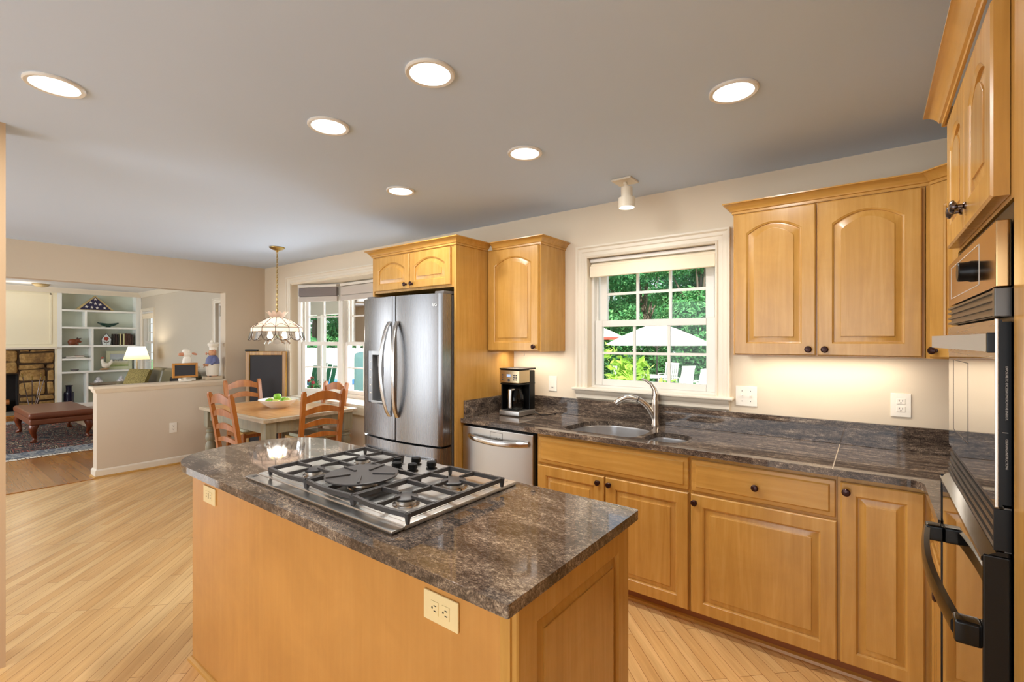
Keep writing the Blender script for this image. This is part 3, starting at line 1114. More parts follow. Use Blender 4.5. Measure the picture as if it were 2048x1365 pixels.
def curved_panel(x0, x1, z0, z1, hole=None):
    """bowed door: front follows yfront, rounded outer edges, optional rectangular recess"""
    N = 26
    xs = [x0 + (x1 - x0) * i / N for i in range(N + 1)]
    if hole:
        xs = sorted(set([round(x, 5) for x in xs] + [hole[0], hole[1]]))
    zs = sorted(set([z0, z1] + ([hole[2], hole[3]] if hole else [])))
    b = MB()
    bm = b.bm
    fr = {}
    for i, x in enumerate(xs):
        for j, z in enumerate(zs):
            e = 0.0
            dm = min(x - x0, x1 - x)
            if dm < 0.012: e = 0.012 - math.sqrt(max(0, 0.012 ** 2 - (0.012 - dm) ** 2))
            fr[i, j] = bm.verts.new((x, yfront(x) + e, z))
    bk = {}
    for i in (0, len(xs) - 1):
        for j in range(len(zs)):
            bk[i, j] = bm.verts.new((xs[i], 2.375, zs[j]))
    for i in range(len(xs) - 1):
        for j in range(len(zs) - 1):
            if hole and hole[0] <= xs[i] < hole[1] - 1e-6 and hole[2] <= zs[j] < hole[3] - 1e-6:
                continue
            bm.faces.new([fr[i, j], fr[i + 1, j], fr[i + 1, j + 1], fr[i, j + 1]])
    n = len(xs) - 1
    J = len(zs) - 1
    for j in range(J):
        bm.faces.new([fr[0, j], fr[0, j + 1], bk[0, j + 1], bk[0, j]])
        bm.faces.new([fr[n, j], bk[n, j], bk[n, j + 1], fr[n, j + 1]])
        bm.faces.new([bk[0, j], bk[0, j + 1], bk[n, j + 1], bk[n, j]])
    bm.faces.new([fr[i, J] for i in range(n + 1)] + [bk[n, J], bk[0, J]])
    bm.faces.new([fr[i, 0] for i in range(n + 1)][::-1] + [bk[0, 0], bk[n, 0]])
    return b


hx0, hx1, hz0, hz1 = -3.145, -2.905, 0.985, 1.385
ld = curved_panel(rx0, rc_ - .003, 0.735, 1.79, (hx0, hx1, hz0, hz1)).build('left_door', 'steel', t, ang=40)
rd = curved_panel(rc_ + .003, rx1, 0.735, 1.79).build('right_door', 'steel', t, ang=40)
fd = curved_panel(rx0, rx1, 0.06, 0.72).build('freezer_drawer', 'steel', t, ang=40)
b = MB(); b.box(rx0 + .02, rx1 - .02, 2.30, 2.40, 0.722, 0.733); b.build('door_gasket', 'black', t)
b = MB(); b.box(rx1 - .10, rx1 - .01, 2.31, 2.44, 1.79, 1.812, 0.006); b.build('hinge_cover', 'fridge_side', t)
b = MB(); b.box(rx0 + .01, rx0 + .1, 2.31, 2.44, 1.79, 1.812, 0.006); b.build('hinge_cover', 'fridge_side', t)
# dispenser
b = MB()
b.box(hx0, hx0 + .065, yfront(hx0) + .004, 2.33, hz0, hz1, 0.002)
b.build('dispenser_panel', mat('dispenser_grey', S(128, 128, 130), 0.3, 0.6), ld)
b = MB()
xa = hx0 + .066
b.box(xa, hx1, 2.345, 2.352, hz0, hz1)
b.box(xa, xa + .004, 2.255, 2.345, hz0, hz1)
b.box(hx1 - .004, hx1, 2.24, 2.345, hz0, hz1)
b.box(xa, hx1, 2.245, 2.345, hz0, hz0 + .02, 0.003)
b.box(xa, hx1, 2.25, 2.345, hz1 - .03, hz1)
b.build('dispenser_recess', mat('dispenser_recess_grey', S(150, 150, 150), 0.3, 0.5), ld)
b = MB(); b.box(xa + .05, hx1 - .03, 2.262, 2.34, hz1 - .13, hz1 - .03, 0.015); b.lathe([(0.012, 0), (0.010, -0.05)], (xa + .09, 2.29, hz1 - .13), 10); b.build('dispenser_spout', 'fridge_side', ld)
b = MB(); b.obox((xa + .09, 2.315, hz0 + .12), (1, 0, 0), (0, cos(.25), sin(.25)), (0, -sin(.25), cos(.25)), .035, .004, .09, .003); b.build('dispenser_paddle', 'steel', ld)
for k in range(5):
    b = MB(); b.box(hx0 + .022, hx0 + .042, yfront(hx0) + .002, yfront(hx0) + .006, hz1 - .09 - .06 * k, hz1 - .083 - .06 * k); b.build('dispenser_button', 'white_cool', ld)


def fridge_handle(side, parent):
    x = rc_ + side * 0.042
    P = []
    R_ = []
    for k in range(19):
        f = k / 18
        bow = sin(pi * f)
        P.append((x + side * (0.0 if side > 0 else -.0) - side * 0.028 * (1 - bow) + side * 0.028, yfront(x) - 0.006 - 0.062 * bow ** 0.6, 0.905 + 0.70 * f))
    b = MB()
    for i in range(len(P)):
        pass
    ring = []
    for p in P:
        w, d = 0.017, 0.011
        ring.append([(p[0] - w, p[1] + d, p[2]), (p[0] - w, p[1] - d * .3, p[2]), (p[0] - w * .5, p[1] - d, p[2]), (p[0] + w * .5, p[1] - d, p[2]), (p[0] + w, p[1] - d * .3, p[2]), (p[0] + w, p[1] + d, p[2])])
    b.loops(ring)
    b.bm.faces.new([v for v in b.bm.verts[:6]])
    b.build('handle', 'handle_steel', parent, ang=45)


fridge_handle(-1, ld)
fridge_handle(1, rd)
hp = []
for k in range(19):
    f = k / 18
    x = rx0 + .05 + (rx1 - rx0 - .1) * f
    hp.append((x, yfront(x) - 0.004 - 0.05 * min(1, 5 * f, 5 * (1 - f)), 0.625 - 0.02 * sin(pi * f)))
b = MB(); b.tube(hp, 0.02, 10)
b.build('handle', 'handle_steel', fd)
# maker's mark on the right door: roundel and two letters
lx, lz = -2.405, 1.706
b = MB(); b.lathe([(0.0155, -0.0006), (0.0155, 0.0006), (0.0120, 0.0006), (0.0120, -0.0006)], (lx - .025, yfront(lx) - .0022, lz + .007), 24, 'y', cap=False)
b.box(lx - .0265, lx - .0245, yfront(lx) - .003, yfront(lx), lz + .0, lz + .014); b.box(lx - .0265, lx - .017, yfront(lx) - .003, yfront(lx), lz + .001, lz + .003)
b.box(lx - .033, lx - .030, yfront(lx) - .003, yfront(lx), lz + .008, lz + .011)
M['logo_white'] = mat('logo_white', S(252, 252, 252), 0.4)
b.build('logo', 'logo_white', rd)
text('LG', 'logo_lettering', 0.030, 'logo_white', rd, (lx - .006, yfront(lx) - .004, lz - .003), (pi / 2, 0, math.atan(2 * .052 * (lx - rc_) / .443 ** 2)))

# ------------------------------------------------------------------ oven tower on the right wall
OX = 0.205
OY0, OY1 = 1.25, 1.935
t = thing('oven_tower_cabinet', 'tall maple cabinet at the right edge holding the microwave and wall oven', 'cabinet', (0.5, 1.5, 0))
b = MB()
b.box(OX + .001, XR - .002, 0.86, OY0 - .022, 0.0, 2.125)      # stile and everything nearer
b.box(OX + .001, XR - .002, OY1 - .022, OY1, 0.0, 2.125)
b.box(OX + .001, XR - .002, OY0 - .022, OY1 - .022, 1.725, 2.125)
b.box(OX + .001, XR - .002, OY0 - .022, OY1 - .022, 0.0, 0.40)
b.box(XR - .03, XR - .002, OY0 - .022, OY1 - .022, 0.40, 1.725)
b.build('body', 'maple', t, smooth=False)
UXs, NXs = (0, -1, 0), (-1, 0, 0)
make_door('door', t, (OX, OY1 - .045, 1.735), UXs, NXs, 0.317, 0.372, True, knob=(0.29, 0.05), t=0.026)
make_door('door', t, (OX, OY1 - .045 - .322, 1.735), UXs, NXs, 0.317, 0.372, True, knob=(0.027, 0.05), t=0.026)
for d in t.children:
    for k in d.children:
        k.data.materials.clear(); k.data.materials.append(M['chrome'])
drawer_front('drawer', t, (OX, OY1 - .03, 0.12), UXs, NXs, 0.64, 0.25, knob=(0.32, 0.12), m='maple_y')
b = MB(); b.sweep([(o, z + 2.172) for o, z in CROWN], [(XR - .01, OY1 + .002), (OX - .027, OY1 + .002), (OX - .027, 0.86)][::1]); 
b.build('crown_moulding', 'maple_y', t)

# microwave
MX = 0.186
t = thing('microwave_oven', 'built in black glass microwave with a round black dial set in the oven tower', 'microwave', (0.45, 1.6, 1.12))
b = MB(); b.box(OX + .004, XR - .04, OY0 - .019, OY1 - .024, 1.075, 1.72); b.build('body', 'black', t)
ya, yb = OY0, OY1 - .012
b = MB(); b.box(MX, OX + .002, ya, yb, 1.566, 1.690, 0.002)
cp = b.build('control_panel', mat('wood_tinted_steel', S(196, 160, 112), 0.13, 1.0), t)  # bronze tint puts the reflected cabinet wood into the panel colour
b = MB()
for (a, c, d, e) in ((ya + .17, yb - .06, 1.585, 1.5865), (ya + .17, yb - .06, 1.672, 1.6735), (ya + .17, ya + .172, 1.585, 1.6735), (yb - .062, yb - .06, 1.585, 1.6735)):
    b.box(MX - .0006, MX + .001, a, c, d, e)
b.build('display_outline', 'white_cool', cp)
b = MB(); b.lathe([(0.024, 0), (0.024, -0.006), (0.022, -0.010), (0.022, -0.026), (0.020, -0.028), (0, -0.028)], (MX, ya + .235, 1.622), 24, 'x'); b.build('dial', 'black', cp)
vent_m = mat('vent_grey', S(96, 92, 88), 0.3, 0.7)
b = MB()
for k in range(4): b.box(MX - .001, OX + .002, ya + .002, yb, 1.512 + k * .0145, 1.518 + k * .0145, 0.001)
b.box(MX + .006, OX + .002, ya + .001, yb, 1.51, 1.563)
b.box(MX - .002, OX + .002, ya, ya + .02, 1.51, 1.564, 0.002)
b.build('upper_vent', vent_m, t)
b = MB(); b.box(MX + .0005, MX + .008, ya + .001, yb, 1.155, 1.504, 0.001); 
md = b.build('door', 'black_glass', t)
b = MB(); b.box(MX + .0085, OX + .002, ya + .004, yb, 1.158, 1.500); b.box(MX + .0036, MX + .0085, ya - .0005, ya + .004, 1.155, 1.504); b.build('door_edge', 'black', md)
b = MB()
b.box(MX - .001, MX + .0035, ya - .001, ya + .006, 1.153, 1.506, 0.0008)
b.build('side_trim', 'nickel', md)
b = MB(); b.box(MX - .0008, MX + .002, ya + .006, yb, 1.43, 1.504)
b.build('door_trim', 'steel_y', md)
b = MB()
gz = [(ya + .32, 1.215), (yb - .10, 1.215), (yb - .10, 1.41), (ya + .32, 1.41)]
for i in range(4):
    (a, z0), (c, z1) = gz[i], gz[(i + 1) % 4]
    b.box(MX - .0002, MX + .001, min(a, c) - .0008, max(a, c) + .0008, min(z0, z1) - .0008, max(z0, z1) + .0008)
b.build('window_outline', 'black', md)
b = MB()
b.extrude_profile([(MX - .010, ya + .008, 1.444), (MX - .038, yb - .004, 1.444), (MX - .020, yb - .004, 1.444), (MX + .002, ya + .008, 1.444)], (0, 0, .034))
b.box(MX - .023, MX + .001, yb - .022, yb - .004, 1.449, 1.475, 0.002)
hh = b.build('handle', 'bar_steel', md)
b = MB(); b.box(MX - .012, MX + .003, ya + .001, ya + .010, 1.442, 1.480, 0.002); b.build('end_cap', 'black', hh)
b = MB()
for k in range(5):
    z = 1.075 + k * 0.016
    b.extrude_profile([(MX - .002 + .002 * k, ya + .003, z), (MX - .002 + .002 * k, ya + .003, z + .010), (OX, ya + .003, z + .013), (OX, ya + .003, z + .003)], (0, yb - ya - .004, 0))
b.box(MX + .012, OX + .002, ya + .002, yb, 1.07, 1.153)
b.build('lower_vent', vent_m, t)
b = MB(); b.box(MX - .003, OX + .002, ya, ya + .004, 1.072, 1.15, .001); b.build('vent_end', 'black', t)
white_ink = mat('printed_white', S(205, 196, 186), 0.6)
text('EXPOSURE TO EXCESSIVE MICROWAVE ENERGY.', 'warning_lettering', 0.0046, white_ink, md, (MX + .0135, ya + .0035, 1.417), (pi / 2, pi / 2, 0))
text('CLEANING INSTRUCTIONS', 'cleaning_lettering', 0.0046, white_ink, md, (MX + .0135, ya + .0035, 1.281), (pi / 2, pi / 2, 0))
b = MB(); b.box(MX + .009, OX - .002, ya + .003, ya + .0042, 1.2925, 1.2935); b.build('label_rule', white_ink, md)

# wall oven
VX = 0.170
t = thing('built_in_oven', 'built in black glass wall oven with an arched black handle under the microwave', 'oven', (0.45, 1.6, 0.40))
b = MB(); b.box(OX + .004, XR - .04, OY0 - .019, OY1 - .024, 0.402, 1.070); b.build('body', 'black', t)
b = MB(); b.box(VX + .0005, VX + .008, ya + .002, yb - .002, 0.43, 1.058, 0.001)
od = b.build('door', 'black_glass', t)
b = MB()
b.box(VX + .008, OX + .002, ya, yb, 0.43, 1.062, 0.003)
b.box(VX - .002, VX + .01, yb - .006, yb, 0.43, 1.062, 0.001)
b.box(VX - .002, OX + .002, ya - .004, ya + .003, 0.43, 1.062, 0.003)
b.extrude_profile([(VX - .004, ya, 1.048), (VX - .004, ya, 1.056), (VX + .02, ya, 1.070), (OX, ya, 1.070), (OX, ya, 1.048)], (0, yb - ya, 0))
b.build('door_edge', 'black_gloss', od)
hp = []
for k in range(17):
    f = k / 16
    hp.append((VX - .034 - .020 * sin(pi * f), ya + .035 + (yb - ya - .06) * f, 0.895))
ring = []
for x, y, z in hp:
    ring.append([(x + .008, y, z - .018), (x - .004, y, z - .018), (x - .009, y, z - .009), (x - .009, y, z + .009), (x - .004, y, z + .018), (x + .008, y, z + .018)])
b = MB(); b.loops(ring); b.bm.faces.new(b.bm.verts[:6])
b.box(VX - .040, VX + .002, ya + .012, ya + .052, .872, .918, .006)
b.box(VX - .040, VX + .002, yb - .06, yb - .018, .872, .918, .006)
b.build('handle', 'black_gloss', od, ang=45)

# ------------------------------------------------------------------ island
IX0, IX1, IY0, IY1 = -2.475, -0.64, 0.835, 1.445
t = thing('kitchen_island', 'maple island cabinet with plain front and raised panel end', 'kitchen island', (-1.55, 1.14, 0))
b = MB(); b.box(IX0, IX1 - .002, IY0, IY1, 0.0, 0.883, 0.002); b.build('body', 'veneer', t)
b = MB(); b.box(IX1 - .03, IX1 + .001, IY0 - .002, IY0 + .012, 0.0, 0.883, 0.003); b.build('corner_post', 'maple', t)
make_door('end_panel', t, (IX1 - .002, IY0 + .004, 0.10), (0, 1, 0), (1, 0, 0), IY1 - IY0 - .008, 0.782, t=0.02, fw=0.075)
b = MB(); b.sweep([(0, 0), (0.016, 0), (0.014, 0.012), (0.006, 0.02), (0, 0.021)], [(IX0, IY1), (IX0, IY0), (IX1 - .04, IY0)]); b.build('shoe_moulding', 'maple_h', t)
b = MB(); b.box(IX1 - .004, IX1 + .012, IY0 + .004, IY1 - .004, 0, .098); b.build('plinth', 'maple_y', t)

xe, ye = -2.36, (0.775 + 1.478) / 2
ha = (1.478 - 0.775) / 2
arc = []
for k in range(29):
    a = -pi / 2 - pi * k / 28
    ca_, sa_ = cos(a), sin(a)
    e = 2 / 2.35
    arc.append((xe + 0.325 * math.copysign(abs(ca_) ** e, ca_), ye + ha * math.copysign(abs(sa_) ** e, sa_)))
poly = [(-0.600, 1.474), (-0.600, 0.775)]
poly = rounded([(-0.600, 1.474), (-0.600, 0.775), (-2.3, 0.775), (-2.3, 1.478)], [0.012, 0.006, 0, 0])[:-2] + arc
it = slab('island_worktop', poly, [], 0.884, CZ, 'granite', None, 0.004)
tag(it, 'dark speckled granite island top with one rounded end', 'worktop')


# cooktop
t = thing('gas_cooktop', 'stainless five burner gas cooktop with black grates on the island', 'cooktop', (-1.53, 1.145, CZ))
cx0, cx1, cy0, cy1 = -1.985, -1.073, 0.852, 1.440
b = MB()
b.box(cx0 + .012, cx1, cy0 + .045, cy1, CZ + .001, CZ + .016, 0.005)
b.box(cx0 + .03, cx1 - .025, cy0 + .062, cy1 - .02, CZ + .012, CZ + .0185, 0.002)
b.build('cook_surface', 'steel_x', t)
b = MB(); b.box(cx0, cx1 - .0, cy0, cy0 + .044, CZ + .004, CZ + .012, 0.003); b.box(cx0 + .01, cx1 - .01, cy0 + .004, cy0 + .044, CZ + .0005, CZ + .005); b.build('front_strip', mat('dark_steel', S(186, 184, 180), 0.28, 1.0), t)
b = MB(); b.box(cx0 + .025, cx0 + .05, cy0 + .012, cy0 + .034, CZ + .012, CZ + .0125); b.build('badge', 'iron', t)
BUR = [(-1.755, 1.015, .036), (-1.755, 1.235, .03), (-1.205, 1.015, .036), (-1.205, 1.235, .042), (-1.475, 1.05, .05)]
for i, (x, y, r) in enumerate(BUR):
    b = MB(); b.lathe([(r * 1.25, 0), (r * 1.2, .004), (r * .95, .006), (r * .95, .016), (r * 1.02, .017)], (x, y, CZ + .0185), 24)
    bb = b.build('burner', 'nickel', t)
    b = MB(); b.lathe([(r * .9, .0), (r * 1.08, .003), (r * 1.08, .008), (r * .9, .011), (0, .012)], (x, y, CZ + .0355), 24); b.build('burner_cap', 'burner', bb)
ZG = CZ + .052


def bar(mb, p, q, w=.008, h0=.014, h1=None):
    p, q = Vector((p[0], p[1], 0)), Vector((q[0], q[1], 0))
    d = (q - p).normalized()
    n = Vector((-d.y, d.x, 0)) * w / 2
    h1 = h1 or h0
    a = [p - n, p + n, q + n * .8, q - n * .8]
    hs = [h0, h0, h1, h1]
    top = [mb.bm.verts.new((v.x, v.y, ZG)) for v in a]
    bot = [mb.bm.verts.new((v.x, v.y, ZG - h)) for v, h in zip(a, hs)]
    mb.bm.faces.new(top); mb.bm.faces.new(bot[::-1])
    for i in range(4):
        j = (i + 1) % 4
        mb.bm.faces.new([top[i], bot[i], bot[j], top[j]])


def grate(name, x0, x1, y0, y1, burners, front_bow=0.012):
    b = MB()
    # frame
    n = 8
    fr = [(x0 + (x1 - x0) * k / n, y0 - front_bow * sin(pi * k / n) + front_bow * .0) for k in range(n + 1)]
    for a, c in zip(fr, fr[1:]): bar(b, a, c, .013)
    bar(b, (x0, y1), (x1, y1), .013)
    bar(b, (x0, y0 - .003), (x0, y1 + .004), .013); bar(b, (x1, y0 - .003), (x1, y1 + .004), .013)
    if len(burners) == 2:
        ym = (burners[0][1] + burners[1][1]) / 2
        bar(b, (x0, ym), (x1, ym), .012)
    for (x, y, r) in burners:
        lo = y0 if y == min(q[1] for q in burners) else (burners[0][1] + burners[1][1]) / 2
        hi = y1 if y == max(q[1] for q in burners) else (burners[0][1] + burners[1][1]) / 2
        g = r * .75
        for (cx_, cy_) in ((x0, y), (x1, y), (x, lo), (x, hi)):
            d = Vector((x - cx_, y - cy_)).normalized() * g
            bar(b, (cx_, cy_), (x - d.x, y - d.y), .009, .016, .008)
    for (fx_, fy_) in ((x0, y0), (x1, y0), (x0, y1), (x1, y1)):
        b.lathe([(.006, 0), (.011, ZG - CZ - .02)], (fx_, fy_, CZ + .0186), 8)
        b.bm.verts.ensure_lookup_table()
    return b.build(name, 'iron', t, ang=30)


grate('grate', -1.885, -1.622, 0.905, 1.343, BUR[0:2])
grate('grate', -1.330, -1.068, 0.905, 1.343, BUR[2:4])
grate('grate', -1.613, -1.339, 0.905, 1.19, [BUR[4]])
b = MB()
gx, gy = BUR[4][0] - .002, BUR[4][1] - .012
b.lathe([(0.05, -.012), (.105, -.006), (.128, 0), (.130, .006), (.127, .008), (0.0, .0075)], (gx, gy, ZG + .006), 36)
gp = b.build('griddle_plate', 'iron', t)
for k in range(5):
    b = MB()
    a = 0.55 + k * 2 * pi / 5
    c_ = Vector((gx + .083 * cos(a), gy + .083 * sin(a), ZG + .0165))
    b.obox(c_, (cos(a), sin(a), 0), (-sin(a), cos(a), 0), (0, 0, 1), .042, .0045, .003, .0015)
    b.build('rib', 'iron', gp)
for (x, y) in ((-1.555, 1.262), (-1.487, 1.285), (-1.452, 1.357), (-1.617, 1.312), (-1.553, 1.362)):
    b = MB(); b.lathe([(.024, 0), (.022, .004), (.016, .006), (.016, .01), (.020, .012), (.0195, .028), (.017, .031), (0, .032)], (x, y, CZ + .0185), 20); b.build('knob', 'black', t)


# ------------------------------------------------------------------ plates on walls and island
def outlet(name, label, c, u, n, w, h, m, kind, group=None):
    """wall plate centred at c; u horizontal axis; n outward"""
    c, u, n = Vector(c), Vector(u), Vector(n)
    up = Vector((0, 0, 1))
    t = thing(name, label, 'light switch' if 'switch' in name else 'outlet', c, group=group)
    b = MB(); b.obox(c + n * .003, u, n, up, w / 2, .003, h / 2, .0025); b.build('cover_plate', m, t)
    f = MB(); k = MB()

    def sock(q, rot):
        a, e = (u, up) if not rot else (up, u)
        f.obox(q + n * .0065, a, n, e, .017, .0015, .0135, .001)
        for s in (-1, 1):
            k.obox(q + a * (.0065 * s) + e * .003 + n * .0082, a, n, e, .0012, .0004, .0042)
        k.obox(q - e * .007 + n * .0082, a, n, e, .0025, .0004, .0022)
    if kind == 'duplex':
        sock(c + up * .0195, False); sock(c - up * .0195, False)
    elif kind == 'hduplex':
        sock(c + u * .0195, True); sock(c - u * .0195, True)
    elif kind == 'gfci':
        f.obox(c + n * .0065, u, n, up, .033, .0015, .0165, .001)
        for s in (-1, 1):
            q = c + u * (.021 * s)
            for s2 in (-1, 1): k.obox(q + up * (.006 * s2) + n * .0082, u, n, up, .0035, .0004, .0011)
        k.obox(c + n * .0082, u, n, up, .0015, .0006, .012)
    elif kind == 'rocker':
        f.obox(c + n * .0065, u, n, up, .0165, .002, .0335, .001)
        k.obox(c - up * .028 + n * .0084, u, n, up, .008, .0005, .002)
    elif kind == 'toggle2':
        for s in (-1, 1):
            q = c + u * (.023 * s)
            f.obox(q + n * .006, u, n, up, .005, .001, .012, .0005)
            f.obox(q + n * .010 + up * .004, u, n, up, .0035, .007, .004, .001)
            for z in (-.03, .03): k.obox(q + up * z + n * .0062, u, n, up, .0022, .0004, .0022)
    f.build('insert', m, t)
    k.build('slots', 'dark_slot', t)
    return t


outlet('light_switch', 'white rocker switch plate between coffee maker and sink window', (-1.94, YB, 1.135), UX, NY, .074, .116, 'white_plastic', 'rocker')
outlet('light_switch', 'cream double toggle switch plate just right of the sink window', (-0.587, YB, 1.135), UX, NY, .116, .118, 'ivory2' if 'ivory2' in M else 'white_plastic', 'toggle2')
outlet('power_outlet', 'white duplex outlet above the worktop beside the oven tower', (0.12, YB, 1.140), UX, NY, .08, .118, 'white_plastic', 'duplex')
outlet('power_outlet', 'white duplex outlet on the half wall by the dining table', (XF, 2.01, 0.438), (0, 1, 0), (1, 0, 0), .075, .118, 'white_plastic', 'duplex')
outlet('island_outlet', 'ivory two socket outlet low on the island front near its square end', (-0.856, IY0, 0.79), UX, NY, .122, .075, 'ivory', 'hduplex')
outlet('island_outlet', 'small ivory outlet on the island front near its rounded end', (-2.275, IY0, 0.795), UX, NY, .122, .072, 'ivory', 'gfci')


# ------------------------------------------------------------------ ceiling lights
DL = [(-2.471, 0.376, 'recessed ceiling light at far left, nearest the wall stub'), (-1.275, 1.185, 'large looking recessed ceiling light above the square end of the island'),
      (-0.426, 1.986, 'recessed ceiling light nearest the two door wall cabinet'), (-1.955, 1.198, 'recessed ceiling light above the cooktop end of the island, left of the largest'),
      (-1.426, 1.986, 'recessed ceiling light in front of the sink window spotlight'), (-2.429, 1.999, 'smallest recessed ceiling light, in front of the refrigerator cabinet')]
LP = 8.5
proto = None
for x, y, lab in DL:
    if proto is None:
        t = thing('recessed_light', lab, 'ceiling light', (x, y, H - .012), group='recessed kitchen ceiling lights')
        b = MB(); b.lathe([(.072, 0.011), (.074, 0.003), (.086, 0.001), (.09, 0.005), (.09, .0115), (.072, .0115)], (x, y, H - .012), 32, cap=False); b.build('trim_ring', 'white_cool', t)
        b = MB(); b.lathe([(.0715, .006), (.04, .0045), (0, .004)], (x, y, H - .012), 32); b.build('lens', 'lens', t)
        proto = t
    else:
        dup(proto, (x, y, H - .012), label=lab)
    light('AREA', 'downlight', (x, y, H - .02), LP, NEUT, shape='DISK', size=0.12)
sx, sy = -1.19, 2.70
t = thing('ceiling_spotlight', 'small cream cylinder spotlight on a square ceiling plate before the sink window', 'spotlight', (sx, sy, H - .05))
M['cream'] = mat('cream_enamel', S(226, 216, 196), 0.4)
b = MB(); b.obox((sx, sy, H - .007), (1, 0, 0), (0, 1, 0), (0, 0, 1), .062, .062, .006, .002); b.build('ceiling_plate', 'cream', t)
b = MB(); b.tube([(sx, sy, H - .012), (sx + .012, sy - .002, H - .05)], .012, 10); b.build('stem', 'cream', t)
b = MB(); b.lathe([(.0, .0), (.034, -.002), (.034, -.062), (.05, -.066), (.05, -.125), (.046, -.125), (.044, -.10), (0, -.098)], (sx + .012, sy - .002, H - .045), 24); b.build('lamp_can', 'cream', t)
b = MB(); b.lathe([(.044, 0), (.03, -.008), (0, -.012)], (sx + .012, sy - .002, H - .045 - .108), 20); b.build('bulb', 'lens', t)
light('SPOT', 'window_spot', (sx + .012, sy, H - .19), 8, WARM, (0, 0, 0), spot_size=radians(140), spot_blend=0.6, shadow_soft_size=.04)
# strip lights under the wall cabinets
for x, w in ((-2.07, .40), (-0.2, .66)):
    light('AREA', 'under_cabinet_strip', (x, 2.93, 1.378), 1.7 * w / .4, WARM, shape='RECTANGLE', size=w, size_y=.05)

# ------------------------------------------------------------------ dining table and chairs
M['table_top'] = wood('table_top_wood', S(176, 120, 62), S(200, 148, 88), S(212, 172, 118), 'x', 0.3)
M['table_paint'] = wood('distressed_grey_paint', S(120, 116, 96), S(142, 138, 118), S(158, 146, 116), 'z', 0.5)
M['table_edge'] = wood('weathered_edge_wood', S(160, 144, 118), S(184, 170, 146), S(198, 184, 160), 'x', 0.4)
tx0, tx1, ty0, ty1 = -5.715, -4.265, 1.985, 2.945
t = thing('dining_table', 'farmhouse dining table with honey wood top and grey turned legs', 'dining table', ((tx0 + tx1) / 2, (ty0 + ty1) / 2, 0))
b = MB(); b.box(tx0 + .05, tx1 - .05, ty0 + .05, ty1 - .05, 0.727, 0.7605); b.build('tabletop', 'table_top', t)
b = MB()
b.box(tx0, tx1, ty0, ty0 + .05, .727, .760, .004); b.box(tx0, tx1, ty1 - .05, ty1, .727, .760, .004)
b.box(tx0, tx0 + .05, ty0 + .05, ty1 - .05, .727, .760, .004); b.box(tx1 - .05, tx1, ty0 + .05, ty1 - .05, .727, .760, .004)
b.build('edge_band', 'table_edge', t)
b = MB()
b.box(tx0 + .12, tx1 - .12, ty0 + .06, ty0 + .085, .615, .727); b.box(tx0 + .12, tx1 - .12, ty1 - .085, ty1 - .06, .615, .727)
b.box(tx0 + .06, tx0 + .085, ty0 + .12, ty1 - .12, .615, .727); b.box(tx1 - .085, tx1 - .06, ty0 + .12, ty1 - .12, .615, .727)
b.build('apron', 'table_paint', t)
LEG = [(.022, 0), (.026, .01), (.03, .06), (.024, .075), (.028, .09), (.038, .16), (.047, .24), (.051, .32), (.048, .36), (.034, .385), (.03, .392), (.045, .40), (.051, .425), (.05, .45), (.036, .478), (.032, .483),
       (.043, .488), (.046, .496), (.040, .506), (.03, .512), (.034, .52), (.046, .53), (.05, .545)]
for x in (tx0 + .085, tx1 - .085):
    for y in (ty0 + .085, ty1 - .085):
        b = MB(); b.lathe(LEG, (x, y, 0), 18); b.box(x - .05, x + .05, y - .05, y + .05, .545, .727, .008); b.build('leg', 'table_paint', t)


